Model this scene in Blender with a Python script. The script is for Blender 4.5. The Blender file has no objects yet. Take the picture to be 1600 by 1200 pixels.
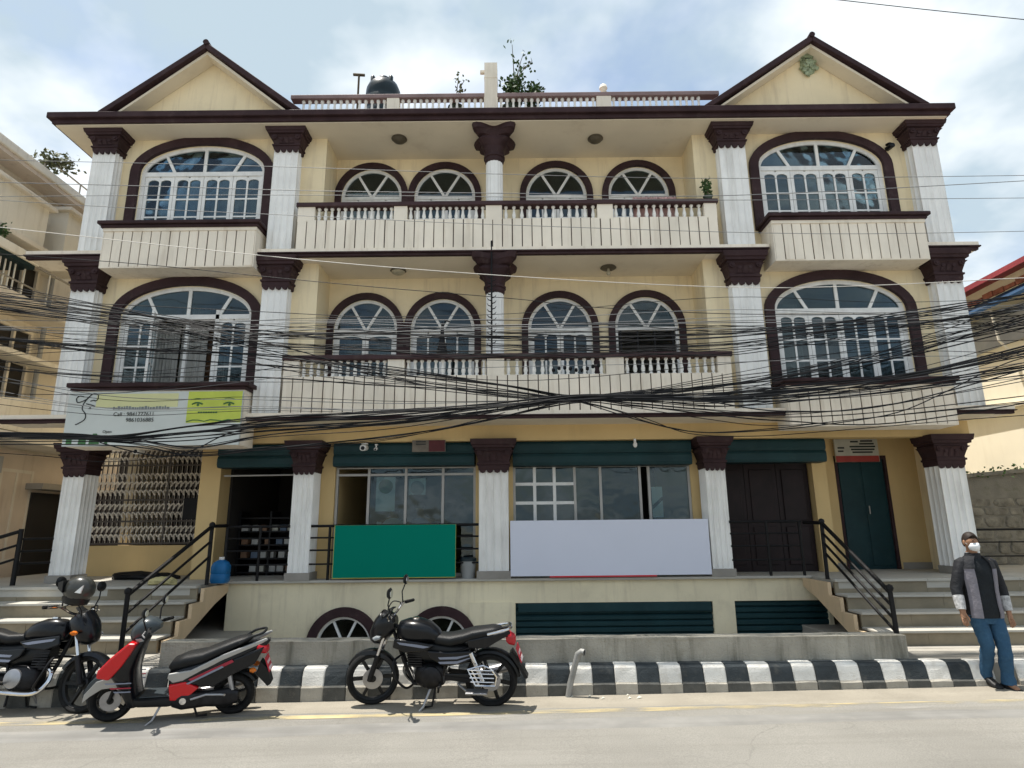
import bpy, bmesh, math, random
from mathutils import Vector, Matrix
R = math.radians
random.seed(7)
scn = bpy.context.scene
col = scn.collection

# ------------------------------------------------------------------ camera
CAM_H, PITCH, ROLL, FPX = 1.77, math.atan(225 / 965), R(0.58), 965.0
cam = bpy.data.cameras.new('camera')
cam.sensor_width = 36
cam.lens = 36 * FPX / 1600
cam.clip_end = 2000
camo = bpy.data.objects.new('camera', cam)
col.objects.link(camo)
camo.matrix_world = Matrix.Translation((0, 0, CAM_H)) @ Matrix.Rotation(R(90) + PITCH, 4, 'X') @ Matrix.Rotation(-ROLL, 4, 'Z')
scn.camera = camo

# ------------------------------------------------------------------ world, sun, exposure
SUN_EL, SUN_AZ = R(74), R(-72)          # azimuth measured from +Y towards +X
world = bpy.data.worlds.new('World')
scn.world = world
world.use_nodes = True
wn, wl = world.node_tree.nodes, world.node_tree.links
wn.clear()
def wnode(t, **k):
    n = wn.new(t)
    for a, v in k.items():
        setattr(n, a, v)
    return n
wout = wnode('ShaderNodeOutputWorld')
sky = wnode('ShaderNodeTexSky', sky_type='NISHITA', sun_disc=False, sun_elevation=SUN_EL, sun_rotation=SUN_AZ, air_density=1.2, dust_density=1.6)
bg_sky = wnode('ShaderNodeBackground'); bg_sky.inputs[1].default_value = 0.068
wl.new(sky.outputs[0], bg_sky.inputs[0])
tc = wnode('ShaderNodeTexCoord')
sep = wnode('ShaderNodeSeparateXYZ'); wl.new(tc.outputs['Generated'], sep.inputs[0])
def wmath(op, a, b=None, clamp=False):
    n = wnode('ShaderNodeMath', operation=op, use_clamp=clamp)
    for i, v in enumerate((a, b)):
        if v is None: continue
        if isinstance(v, (int, float)): n.inputs[i].default_value = v
        else: wl.new(v, n.inputs[i])
    return n.outputs[0]
zz = wmath('ADD', wmath('MAXIMUM', sep.outputs[2], 0.0), 0.28)      # clouds on a high flat layer
cmb = wnode('ShaderNodeCombineXYZ')
wl.new(wmath('DIVIDE', sep.outputs[0], zz), cmb.inputs[0])
wl.new(wmath('DIVIDE', sep.outputs[1], zz), cmb.inputs[1])
mp = wnode('ShaderNodeMapping'); mp.inputs['Location'].default_value = (3.7, 11.2, 0.0)
wl.new(cmb.outputs[0], mp.inputs[0])
n1 = wnode('ShaderNodeTexNoise'); n1.inputs['Scale'].default_value = 1.7; n1.inputs['Detail'].default_value = 7; n1.inputs['Roughness'].default_value = 0.52; n1.inputs['Distortion'].default_value = 0.25
n2 = wnode('ShaderNodeTexNoise'); n2.inputs['Scale'].default_value = 2.9; n2.inputs['Detail'].default_value = 5; n2.inputs['Roughness'].default_value = 0.5
wl.new(mp.outputs[0], n1.inputs['Vector']); wl.new(mp.outputs[0], n2.inputs['Vector'])
rc = wnode('ShaderNodeValToRGB')
rc.color_ramp.elements[0].position = 0.40; rc.color_ramp.elements[0].color = (0.22, 0.22, 0.22, 1)
rc.color_ramp.elements[1].position = 0.545; rc.color_ramp.elements[1].color = (1, 1, 1, 1)
wl.new(n1.outputs[0], rc.inputs[0])
rg = wnode('ShaderNodeValToRGB')
rg.color_ramp.elements[0].position = 0.40; rg.color_ramp.elements[0].color = (0.35, 0.43, 0.49, 1)
rg.color_ramp.elements[1].position = 0.60; rg.color_ramp.elements[1].color = (0.66, 0.695, 0.715, 1)
wl.new(n2.outputs[0], rg.inputs[0])
bg_cl = wnode('ShaderNodeBackground'); bg_cl.inputs[1].default_value = 0.62
wl.new(rg.outputs[0], bg_cl.inputs[0])
mixw = wnode('ShaderNodeMixShader')
wl.new(rc.outputs[0], mixw.inputs[0]); wl.new(bg_sky.outputs[0], mixw.inputs[1]); wl.new(bg_cl.outputs[0], mixw.inputs[2])
wl.new(mixw.outputs[0], wout.inputs[0])

sun = bpy.data.lights.new('sun', 'SUN')
sun.energy = 2.8; sun.angle = R(0.6); sun.color = (1.0, 0.95, 0.87)
suno = bpy.data.objects.new('sun', sun); col.objects.link(suno)
sd = Vector((math.sin(SUN_AZ) * math.cos(SUN_EL), math.cos(SUN_AZ) * math.cos(SUN_EL), math.sin(SUN_EL)))
suno.rotation_euler = sd.to_track_quat('Z', 'Y').to_euler()
suno.location = (0, 0, 30)

scn.view_settings.view_transform = 'Standard'
scn.view_settings.look = 'None'
scn.view_settings.exposure = 1.42
scn.view_settings.gamma = 1.0
scn.cycles.use_denoising = True
scn.cycles.max_bounces = 8
scn.cycles.diffuse_bounces = 5
scn.cycles.transparent_max_bounces = 10
scn.cycles.sample_clamp_indirect = 6

# ------------------------------------------------------------------ materials
MATS = {}
def M(name, c, rough=0.8, var=0.08, scale=2.0, bump=0.0, bscale=60.0, metal=0.0, spec=0.22, streak=0.0, sc=(0.12, 0.10, 0.08),
      spots=0.0, spc=(0.2, 0.17, 0.13), coat=0.0, vec='pos', along=0.0, alc=(0.2, 0.19, 0.17), cracks=0.0, grain=0.0):
    m = bpy.data.materials.new(name); m.use_nodes = True
    nt = m.node_tree; nd, lk = nt.nodes, nt.links
    b = nd['Principled BSDF']
    b.inputs['Roughness'].default_value = rough
    b.inputs['Metallic'].default_value = metal
    b.inputs['Specular IOR Level'].default_value = spec
    b.inputs['Coat Weight'].default_value = coat
    b.inputs['Coat Roughness'].default_value = 0.06
    if vec == 'pos':
        pos = nd.new('ShaderNodeNewGeometry').outputs['Position']
    else:
        pos = nd.new('ShaderNodeTexCoord').outputs['Object']
    out = None
    def noise(sc_, det=4, vecin=None, rgh=0.55):
        n = nd.new('ShaderNodeTexNoise'); n.inputs['Scale'].default_value = sc_; n.inputs['Detail'].default_value = det; n.inputs['Roughness'].default_value = rgh
        lk.new(vecin if vecin is not None else pos, n.inputs['Vector']); return n.outputs[0]
    def ramp(src, p0, p1, c0=(0, 0, 0, 1), c1=(1, 1, 1, 1)):
        r = nd.new('ShaderNodeValToRGB'); r.color_ramp.elements[0].position = p0; r.color_ramp.elements[1].position = p1
        r.color_ramp.elements[0].color = c0; r.color_ramp.elements[1].color = c1
        lk.new(src, r.inputs[0]); return r.outputs[0]
    def mix(f, a, bb):
        x = nd.new('ShaderNodeMix'); x.data_type = 'RGBA'
        if isinstance(f, float): x.inputs[0].default_value = f
        else: lk.new(f, x.inputs[0])
        for i, v in ((6, a), (7, bb)):
            if isinstance(v, tuple): x.inputs[i].default_value = (*v[:3], 1)
            else: lk.new(v, x.inputs[i])
        return x.outputs[2]
    if var > 0:
        lo = tuple(max(0, v * (1 - var)) for v in c); hi = tuple(min(1, v * (1 + var)) for v in c)
        out = mix(ramp(noise(scale, 6), 0.3, 0.7), lo, hi)
    else:
        out = tuple(c)
    def scaled(f, k):
        x = nd.new('ShaderNodeMath'); x.operation = 'MULTIPLY'; lk.new(f, x.inputs[0]); x.inputs[1].default_value = k; return x.outputs[0]
    if streak > 0:
        mpn = nd.new('ShaderNodeMapping'); mpn.inputs['Scale'].default_value = (7.0, 7.0, 0.7); lk.new(pos, mpn.inputs[0])
        f = ramp(noise(1.0, 6, mpn.outputs[0], 0.65), 0.52, 0.78)
        out = mix(scaled(f, streak), out, sc)
    if along > 0:                                          # tyre polish and dust drawn out along the street
        mpn = nd.new('ShaderNodeMapping'); mpn.inputs['Scale'].default_value = (0.22, 5.0, 1.0); lk.new(pos, mpn.inputs[0])
        f = ramp(noise(1.0, 7, mpn.outputs[0], 0.6), 0.46, 0.72)
        out = mix(scaled(f, along), out, alc)
    if spots > 0:
        f = ramp(noise(scale * 2.3, 8, None, 0.7), 0.54, 0.72)
        out = mix(scaled(f, spots), out, spc)
    if grain > 0:
        f = ramp(noise(95.0, 3), 0.35, 0.68)
        out = mix(scaled(f, grain), out, tuple(v * 0.5 for v in c))
    if cracks > 0:
        nz = nd.new('ShaderNodeTexNoise'); nz.inputs['Scale'].default_value = 1.4; nz.inputs['Detail'].default_value = 6; lk.new(pos, nz.inputs['Vector'])
        vm = nd.new('ShaderNodeVectorMath'); vm.operation = 'MULTIPLY_ADD'; vm.inputs[1].default_value = (0.9, 0.9, 0.9); lk.new(nz.outputs['Color'], vm.inputs[0]); lk.new(pos, vm.inputs[2])
        vo = nd.new('ShaderNodeTexVoronoi'); vo.feature = 'DISTANCE_TO_EDGE'; vo.inputs['Scale'].default_value = 0.8; lk.new(vm.outputs[0], vo.inputs['Vector'])
        f = ramp(vo.outputs['Distance'], 0.002, 0.012, (1, 1, 1, 1), (0, 0, 0, 1)); g2 = ramp(noise(0.6, 3), 0.45, 0.6)
        mm = nd.new('ShaderNodeMath'); mm.operation = 'MULTIPLY'; lk.new(f, mm.inputs[0]); lk.new(g2, mm.inputs[1])
        out = mix(scaled(mm.outputs[0], cracks), out, tuple(v * 0.35 for v in c))
    if isinstance(out, tuple): b.inputs['Base Color'].default_value = (*out[:3], 1)
    else: lk.new(out, b.inputs['Base Color'])
    if bump > 0:
        bn = nd.new('ShaderNodeBump'); bn.inputs['Strength'].default_value = bump; bn.inputs['Distance'].default_value = 0.02
        lk.new(noise(bscale, 6), bn.inputs['Height']); lk.new(bn.outputs[0], b.inputs['Normal'])
    MATS[name] = m
    return m

M('cream', (0.84, 0.715, 0.48), 0.75, 0.09, 0.9, 0.2, 90, streak=0.6, sc=(0.50, 0.40, 0.27), spots=0.25, spc=(0.60, 0.49, 0.33))
M('ochre', (0.64, 0.47, 0.23), 0.75, 0.07, 0.9, 0.12, 90, streak=0.2, sc=(0.36, 0.26, 0.14))
M('panel', (0.84, 0.765, 0.645), 0.75, 0.10, 1.3, 0.15, 90, streak=0.5, sc=(0.45, 0.36, 0.26))
M('soffit', (0.77, 0.69, 0.55), 0.8, 0.06, 1.0, 0.08, 60, spots=0.25, spc=(0.45, 0.36, 0.26))
M('white', (0.85, 0.845, 0.82), 0.7, 0.08, 2.0, 0.15, 70, streak=0.5, sc=(0.42, 0.40, 0.36))
M('baluster', (0.85, 0.83, 0.78), 0.7, 0.08, 3.0, 0.06, 70, streak=0.2, sc=(0.4, 0.36, 0.3))
M('brown', (0.044, 0.025, 0.027), 0.6, 0.25, 3.0, 0.15, 60, spec=0.12, spots=0.25, spc=(0.13, 0.10, 0.09))
M('cap_pale', (0.24, 0.17, 0.165), 0.6, 0.2, 3.0, 0.15, 60, spots=0.3, spc=(0.25, 0.2, 0.18))
M('brown_cap', (0.055, 0.029, 0.031), 0.6, 0.2, 3.0, 0.15, 60, spots=0.3, spc=(0.16, 0.12, 0.10))
M('groove', (0.085, 0.062, 0.052), 0.9, 0.2, 4.0)
M('winwhite', (0.80, 0.80, 0.78), 0.6, 0.10, 6.0, streak=0.3, sc=(0.38, 0.34, 0.3))
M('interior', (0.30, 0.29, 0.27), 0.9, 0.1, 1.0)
M('interior_dark', (0.035, 0.032, 0.03), 0.9, 0.1, 1.0)  # near-black copy of interior, shade of rooms and openings put into the colour
M('curtain_grey', (0.42, 0.42, 0.40), 0.9, 0.12, 5.0)
M('curtain_pink', (0.55, 0.36, 0.34), 0.9, 0.3, 9.0)
M('wood_red', (0.016, 0.009, 0.010), 0.5, 0.3, 4.0)
M('wood_brown', (0.22, 0.13, 0.08), 0.6, 0.2, 4.0)
M('teal', (0.011, 0.040, 0.046), 0.5, 0.2, 2.0, spots=0.2, spc=(0.05, 0.08, 0.08))
M('teal_dark', (0.007, 0.024, 0.028), 0.5, 0.2, 2.0)
M('alu', (0.40, 0.39, 0.37), 0.45, 0.08, 4.0, metal=0.3)
M('iron', (0.007, 0.007, 0.008), 0.5, 0.2, 8.0)
M('iron_gate', (0.10, 0.085, 0.075), 0.55, 0.25, 8.0)
M('gate_pale', (0.70, 0.64, 0.55), 0.6, 0.25, 8.0)
M('asphalt', (0.262, 0.252, 0.226), 0.9, 0.14, 0.7, 0.5, 170, spots=0.3, spc=(0.33, 0.31, 0.275), along=0.6, alc=(0.185, 0.174, 0.152), cracks=0.3, grain=0.55)
M('tarmac_patch', (0.225, 0.22, 0.205), 0.9, 0.2, 1.6, 0.5, 170, spots=0.5, spc=(0.30, 0.28, 0.25), along=0.6, alc=(0.15, 0.145, 0.135))
M('dust', (0.315, 0.285, 0.232), 0.95, 0.15, 1.6, 0.5, 120, spots=0.5, spc=(0.27, 0.245, 0.20), along=0.4, alc=(0.23, 0.208, 0.168), grain=0.4)
M('pavement', (0.33, 0.31, 0.27), 0.9, 0.14, 1.2, 0.25, 90, spots=0.4, spc=(0.22, 0.2, 0.17))
M('parapet', (0.34, 0.32, 0.27), 0.9, 0.16, 3.0, 0.7, 40, streak=1.0, sc=(0.10, 0.095, 0.07), spots=0.4, spc=(0.22, 0.2, 0.15))
M('kerb_white', (0.68, 0.66, 0.61), 0.85, 0.12, 4.0, 0.35, 60, streak=0.5, sc=(0.30, 0.27, 0.22), spots=0.5, spc=(0.38, 0.34, 0.28))
M('kerb_black', (0.035, 0.042, 0.046), 0.75, 0.3, 4.0, 0.35, 60, spots=0.45, spc=(0.12, 0.115, 0.10))
M('kerb_low_white', (0.36, 0.335, 0.285), 0.9, 0.2, 5.0, 0.4, 60, spots=0.5, spc=(0.24, 0.215, 0.17))
M('kerb_low_black', (0.085, 0.085, 0.078), 0.9, 0.3, 5.0, 0.4, 60, spots=0.6, spc=(0.17, 0.155, 0.13))
M('kerb_base', (0.30, 0.28, 0.24), 0.9, 0.15, 4.0, 0.3, 60)
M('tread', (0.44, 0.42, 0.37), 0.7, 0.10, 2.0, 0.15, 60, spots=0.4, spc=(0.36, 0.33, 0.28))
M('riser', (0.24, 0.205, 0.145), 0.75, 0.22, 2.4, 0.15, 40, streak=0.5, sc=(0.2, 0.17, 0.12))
M('cheek', (0.62, 0.47, 0.30), 0.8, 0.1, 1.2, 0.15, 60, streak=0.35, sc=(0.3, 0.24, 0.16), spots=0.25, spc=(0.42, 0.33, 0.22))
M('basement', (0.80, 0.715, 0.51), 0.8, 0.1, 1.0, 0.15, 60, streak=0.4, sc=(0.36, 0.29, 0.2), spots=0.3, spc=(0.5, 0.42, 0.3))
M('plinth', (0.30, 0.28, 0.25), 0.85, 0.12, 3.0, 0.2, 60)
M('cable', (0.013, 0.014, 0.016), 0.6, 0.1, 3.0, spec=0.08)
M('cable_grey', (0.16, 0.165, 0.17), 0.6, 0.1, 3.0)
M('cable_white', (0.5, 0.48, 0.44), 0.6, 0.1, 3.0)
M('sign_white', (0.60, 0.64, 0.62), 0.35, 0.06, 1.0)
M('sign_lime', (0.52, 0.60, 0.10), 0.35, 0.12, 2.2)
M('sign_yellowish', (0.66, 0.66, 0.36), 0.4, 0.05, 2.0)
M('ink', (0.03, 0.035, 0.035), 0.5, 0.1, 3.0)
M('ink_grey', (0.22, 0.25, 0.25), 0.5, 0.1, 3.0)
M('ink_green', (0.06, 0.16, 0.06), 0.5, 0.3, 8.0)
M('banner_green', (0.001, 0.20, 0.14), 0.7, 0.02, 1.0, spec=0.05)
M('banner_lav', (0.66, 0.69, 0.80), 0.6, 0.02, 1.0)
M('edge_yellow', (0.7, 0.6, 0.1), 0.5, 0.1, 2.0)
M('edge_red', (0.55, 0.04, 0.05), 0.5, 0.1, 2.0)
M('sign_dirty', (0.46, 0.45, 0.38), 0.5, 0.15, 4.0)
M('sign_dim', (0.17, 0.15, 0.125), 0.6, 0.2, 6.0)
M('sign_dimred', (0.10, 0.028, 0.032), 0.6, 0.2, 6.0)
M('bucket_grey', (0.26, 0.27, 0.27), 0.5, 0.1, 4.0)
M('sign_red', (0.32, 0.05, 0.04), 0.5, 0.2, 4.0)
M('tank', (0.016, 0.028, 0.034), 0.35, 0.2, 3.0)
M('pot', (0.06, 0.08, 0.06), 0.7, 0.2, 4.0)
M('stem', (0.10, 0.08, 0.05), 0.8, 0.2, 8.0)
M('leaf', (0.055, 0.10, 0.035), 0.6, 0.4, 14.0)
M('leaf_dry', (0.11, 0.12, 0.06), 0.6, 0.4, 14.0)
M('lamp_shade', (0.10, 0.085, 0.06), 0.5, 0.2, 4.0)
M('lamp_glass', (0.42, 0.38, 0.28), 0.35, 0.2, 6.0)
M('emblem', (0.30, 0.36, 0.24), 0.5, 0.35, 18.0, spots=0.6, spc=(0.55, 0.52, 0.34))
M('plastic_white', (0.75, 0.75, 0.73), 0.4, 0.05, 3.0)
M('plastic_black', (0.005, 0.006, 0.007), 0.42, 0.1, 3.0, spec=0.3)
M('can_blue', (0.015, 0.13, 0.32), 0.35, 0.1, 4.0)
M('sack', (0.50, 0.44, 0.22), 0.8, 0.3, 8.0)
M('galv', (0.26, 0.26, 0.25), 0.55, 0.15, 9.0, metal=0.3, spots=0.4, spc=(0.25, 0.22, 0.18))
# vehicles
M('paint_black', (0.003, 0.004, 0.006), 0.28, 0.05, 5.0, spec=0.25, coat=0.18, spots=0.10, spc=(0.10, 0.09, 0.075), vec='obj')
M('paint_red', (0.50, 0.004, 0.008), 0.25, 0.04, 5.0, coat=0.6, vec='obj')
M('paint_silver', (0.34, 0.34, 0.33), 0.3, 0.05, 5.0, metal=0.4, coat=0.3, vec='obj')
M('paint_slate', (0.035, 0.045, 0.052), 0.35, 0.08, 5.0, coat=0.3, vec='obj')
M('decal', (0.20, 0.22, 0.28), 0.3, 0.05, 5.0, vec='obj')
M('decal_red', (0.32, 0.03, 0.05), 0.3, 0.1, 5.0, vec='obj')
M('rubber', (0.012, 0.012, 0.012), 0.85, 0.25, 20.0, 0.3, 120, vec='obj')
M('seat_black', (0.008, 0.009, 0.010), 0.45, 0.15, 12.0, 0.2, 200, vec='obj')
M('engine', (0.022, 0.022, 0.024), 0.4, 0.35, 14.0, metal=0.6, vec='obj')
M('chrome', (0.65, 0.65, 0.66), 0.16, 0.05, 6.0, metal=1.0, vec='obj')
M('steel', (0.32, 0.32, 0.33), 0.35, 0.15, 9.0, metal=0.8, vec='obj')
M('mirror', (0.7, 0.72, 0.74), 0.05, 0.0, 1.0, metal=1.0, vec='obj')
M('lens_red', (0.42, 0.012, 0.02), 0.15, 0.2, 20.0, coat=0.5, vec='obj')
M('lens_amber', (0.6, 0.16, 0.02), 0.2, 0.1, 20.0, vec='obj')
M('lens_clear', (0.22, 0.24, 0.25), 0.12, 0.1, 20.0, coat=0.5, vec='obj')
M('plate_red', (0.50, 0.03, 0.05), 0.4, 0.1, 9.0, vec='obj')
M('plate_ink', (0.75, 0.72, 0.72), 0.5, 0.0, 9.0, vec='obj')
M('helmet', (0.035, 0.036, 0.032), 0.3, 0.1, 5.0, coat=0.4, vec='obj')
# people
M('skin', (0.30, 0.165, 0.10), 0.55, 0.08, 12.0, vec='obj')
M('hair', (0.025, 0.018, 0.015), 0.6, 0.3, 30.0, vec='obj')
M('mask', (0.72, 0.74, 0.75), 0.8, 0.05, 9.0, vec='obj')
M('jacket', (0.018, 0.019, 0.022), 0.75, 0.25, 10.0, 1.0, 13, vec='obj')
M('jacket_grey', (0.19, 0.18, 0.205), 0.75, 0.15, 8.0, 1.0, 13, vec='obj')
M('jacket_pale', (0.42, 0.42, 0.42), 0.75, 0.4, 30.0, 0.3, 40, vec='obj')
M('shirt', (0.012, 0.015, 0.018), 0.8, 0.2, 10.0, 1.0, 14, vec='obj')
M('denim', (0.030, 0.080, 0.145), 0.85, 0.2, 4.0, 1.0, 14, spots=0.22, spc=(0.12, 0.24, 0.36), vec='obj')
M('shoe', (0.02, 0.02, 0.02), 0.5, 0.2, 9.0, vec='obj')
M('shoe_sole', (0.5, 0.46, 0.38), 0.6, 0.1, 9.0, vec='obj')
M('cloth_white', (0.6, 0.6, 0.6), 0.8, 0.1, 9.0, vec='obj')
M('cloth_blue', (0.12, 0.16, 0.22), 0.8, 0.1, 9.0, vec='obj')
# neighbours
M('n_beige', (0.68, 0.63, 0.545), 0.85, 0.1, 1.0, 0.15, 60, streak=0.4, sc=(0.28, 0.22, 0.15))
M('n_pale', (0.74, 0.70, 0.61), 0.85, 0.1, 1.0, 0.15, 60, streak=0.4, sc=(0.36, 0.31, 0.22))
M('n_pink', (0.62, 0.53, 0.44), 0.85, 0.12, 1.0, 0.15, 60, streak=0.4, sc=(0.25, 0.18, 0.12))
M('n_cream', (0.86, 0.80, 0.65), 0.85, 0.06, 1.0, 0.1, 60, streak=0.15, sc=(0.5, 0.42, 0.28))
M('n_red', (0.30, 0.055, 0.065), 0.6, 0.15, 2.0)
M('n_blue', (0.012, 0.045, 0.10), 0.6, 0.2, 2.0)
M('n_grey', (0.33, 0.34, 0.35), 0.7, 0.15, 2.0)
M('stone', (0.19, 0.18, 0.155), 0.9, 0.4, 5.0, 0.8, 30, spots=0.6, spc=(0.06, 0.065, 0.045))
M('mortar', (0.19, 0.182, 0.16), 0.95, 0.2, 3.0, 0.5, 40, spots=0.5, spc=(0.09, 0.10, 0.06))
M('brick', (0.30, 0.12, 0.08), 0.9, 0.3, 9.0, 0.3, 60)

def glass(name, tint, refl=0.12):
    m = bpy.data.materials.new(name); m.use_nodes = True
    nd, lk = m.node_tree.nodes, m.node_tree.links
    nd.clear()
    o = nd.new('ShaderNodeOutputMaterial'); mx = nd.new('ShaderNodeMixShader'); t = nd.new('ShaderNodeBsdfTransparent'); g = nd.new('ShaderNodeBsdfGlossy')
    fr = nd.new('ShaderNodeFresnel'); fr.inputs[0].default_value = 1.55
    ad = nd.new('ShaderNodeMath'); ad.operation = 'ADD'; ad.use_clamp = True; ad.inputs[1].default_value = refl
    t.inputs[0].default_value = (*tint, 1); g.inputs[0].default_value = (0.85, 0.95, 1.0, 1); g.inputs['Roughness'].default_value = 0.04
    nz = nd.new('ShaderNodeTexNoise'); nz.inputs['Scale'].default_value = 1.7; bp = nd.new('ShaderNodeBump'); bp.inputs['Strength'].default_value = 0.06; bp.inputs['Distance'].default_value = 0.2
    ge = nd.new('ShaderNodeNewGeometry'); lk.new(ge.outputs['Position'], nz.inputs['Vector']); lk.new(nz.outputs[0], bp.inputs['Height']); lk.new(bp.outputs[0], g.inputs['Normal'])
    lk.new(fr.outputs[0], ad.inputs[0]); lk.new(ad.outputs[0], mx.inputs[0]); lk.new(t.outputs[0], mx.inputs[1]); lk.new(g.outputs[0], mx.inputs[2]); lk.new(mx.outputs[0], o.inputs[0])
    MATS[name] = m
glass('pane', (0.52, 0.60, 0.61), 0.0)
glass('pane_clear', (0.62, 0.70, 0.70), 0.0)

def worn(name, c, lo, hi, scale):
    """worn paint: the coat is missing where the noise is low"""
    m = bpy.data.materials.new(name); m.use_nodes = True
    nd, lk = m.node_tree.nodes, m.node_tree.links
    b = nd['Principled BSDF']; b.inputs['Base Color'].default_value = (*c, 1); b.inputs['Roughness'].default_value = 0.85
    n = nd.new('ShaderNodeTexNoise'); n.inputs['Scale'].default_value = scale; n.inputs['Detail'].default_value = 7
    mpn = nd.new('ShaderNodeMapping'); mpn.inputs['Scale'].default_value = (0.45, 1.6, 1)
    ge = nd.new('ShaderNodeNewGeometry'); lk.new(ge.outputs['Position'], mpn.inputs[0]); lk.new(mpn.outputs[0], n.inputs['Vector'])
    r = nd.new('ShaderNodeValToRGB'); r.color_ramp.elements[0].position = lo; r.color_ramp.elements[1].position = hi
    lk.new(n.outputs[0], r.inputs[0]); lk.new(r.outputs[0], b.inputs['Alpha'])
    MATS[name] = m
worn('line_yellow', (0.55, 0.45, 0.24), 0.40, 0.72, 3.5)
worn('line_white', (0.40, 0.385, 0.35), 0.54, 0.80, 2.0)

# ------------------------------------------------------------------ mesh helpers
class MB:
    def __init__(s): s.v, s.f = [], []
    def add(s, vs, fs):
        n = len(s.v); s.v += [tuple(p) for p in vs]; s.f += [tuple(i + n for i in f) for f in fs]; return s
    def box(s, x0, x1, y0, y1, z0, z1):
        return s.add([(x0, y0, z0), (x1, y0, z0), (x1, y1, z0), (x0, y1, z0), (x0, y0, z1), (x1, y0, z1), (x1, y1, z1), (x0, y1, z1)],
                     [(0, 3, 2, 1), (4, 5, 6, 7), (0, 1, 5, 4), (1, 2, 6, 5), (2, 3, 7, 6), (3, 0, 4, 7)])
    def bar(s, a, b, w, h=None, up=(0, 0, 1)):
        """a rectangular bar between two points"""
        a, b = Vector(a), Vector(b); h = h or w; d = (b - a).normalized(); u = Vector(up)
        if abs(d.dot(u)) > 0.95: u = Vector((0, 1, 0))
        sd_ = d.cross(u).normalized() * w / 2; uu = sd_.cross(d).normalized() * h / 2
        vs = [a - sd_ - uu, a + sd_ - uu, a + sd_ + uu, a - sd_ + uu, b - sd_ - uu, b + sd_ - uu, b + sd_ + uu, b - sd_ + uu]
        return s.add(vs, [(0, 1, 2, 3), (7, 6, 5, 4), (0, 4, 5, 1), (1, 5, 6, 2), (2, 6, 7, 3), (3, 7, 4, 0)])
    def tube(s, path, r, n=8, caps=True, closed=False):
        pts = [Vector(p) for p in path]; m = len(pts); rs = r if isinstance(r, (list, tuple)) else [r] * m
        rings = []; prev = None
        for i, p in enumerate(pts):
            if closed: t = pts[(i + 1) % m] - pts[i - 1]
            else: t = pts[min(i + 1, m - 1)] - pts[max(i - 1, 0)]
            if t.length < 1e-9: t = Vector((0, 0, 1))
            t.normalize()
            if prev is None:
                ref = Vector((0, 0, 1)) if abs(t.z) < 0.9 else Vector((1, 0, 0)); u = t.cross(ref).normalized()
            else:
                u = prev - t * prev.dot(t)
                u = u.normalized() if u.length > 1e-6 else t.cross(Vector((1, 0, 0))).normalized()
            prev = u; w = t.cross(u)
            rings.append([p + (u * math.cos(2 * math.pi * k / n) + w * math.sin(2 * math.pi * k / n)) * rs[i] for k in range(n)])
        vs = [q for rg_ in rings for q in rg_]; fs = []
        for i in range(m if closed else m - 1):
            j = (i + 1) % m
            for k in range(n): fs.append((i * n + k, i * n + (k + 1) % n, j * n + (k + 1) % n, j * n + k))
        if caps and not closed: fs += [tuple(range(n - 1, -1, -1)), tuple((m - 1) * n + k for k in range(n))]
        return s.add(vs, fs)
    def rings(s, rings, caps=True, closed=False):
        n = len(rings[0]); m = len(rings); vs = [q for rg_ in rings for q in rg_]; fs = []
        for i in range(m if closed else m - 1):
            j = (i + 1) % m
            for k in range(n): fs.append((i * n + k, i * n + (k + 1) % n, j * n + (k + 1) % n, j * n + k))
        if caps and not closed: fs += [tuple(range(n - 1, -1, -1)), tuple((m - 1) * n + k for k in range(n))]
        return s.add(vs, fs)
    def body(s, secs, n=16, axis='x', e=2.4):
        """superellipse sections; axis x: (x, yc, zc, hy, hz[, e]); axis z: (z, xc, yc, hx, hy[, e])"""
        rg_ = []
        for sc_ in secs:
            a, b0, c0, hb, hc = sc_[:5]; ee = sc_[5] if len(sc_) > 5 else e; ring = []
            for k in range(n):
                t = 2 * math.pi * k / n; ct, st = math.cos(t), math.sin(t)
                pb = b0 + hb * math.copysign(abs(ct) ** (2 / ee), ct); pc = c0 + hc * math.copysign(abs(st) ** (2 / ee), st)
                ring.append((a, pb, pc) if axis == 'x' else (pb, pc, a))
            rg_.append(ring)
        return s.rings(rg_)
    def lathe(s, prof, c=(0, 0, 0), axis='z', n=16):
        rg_ = []
        for r_, h in prof:
            ring = []
            for k in range(n):
                t = 2 * math.pi * k / n; a, b = r_ * math.cos(t), r_ * math.sin(t)
                q = (a, b, h) if axis == 'z' else ((a, h, b) if axis == 'y' else (h, a, b))
                ring.append((q[0] + c[0], q[1] + c[1], q[2] + c[2]))
            rg_.append(ring)
        return s.rings(rg_)
    def prism(s, poly, y0, y1, plane='xz'):
        n = len(poly)
        def q(p, d): return (p[0], d, p[1]) if plane == 'xz' else ((d, p[0], p[1]) if plane == 'yz' else (p[0], p[1], d))
        vs = [q(p, y0) for p in poly] + [q(p, y1) for p in poly]
        return s.add(vs, [tuple(range(n)), tuple(range(2 * n - 1, n - 1, -1))] + [(i, n + i, n + (i + 1) % n, (i + 1) % n) for i in range(n)])
    def strip(s, outer, inner, y0, y1):
        """solid band between two open xz polylines of equal length"""
        n = len(outer); vs = [(p[0], y0, p[1]) for p in outer] + [(p[0], y0, p[1]) for p in inner] + [(p[0], y1, p[1]) for p in outer] + [(p[0], y1, p[1]) for p in inner]
        fs = []
        for i in range(n - 1):
            a, b, c, d = i, i + 1, n + i + 1, n + i
            fs += [(a, b, c, d), (2 * n + d, 2 * n + c, 2 * n + b, 2 * n + a), (a, 2 * n + a, 2 * n + b, b), (d, c, 2 * n + c, 2 * n + d)]
        fs += [(0, n, 3 * n, 2 * n), (n - 1, 3 * n - 1, 4 * n - 1, 2 * n - 1)]
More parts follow.
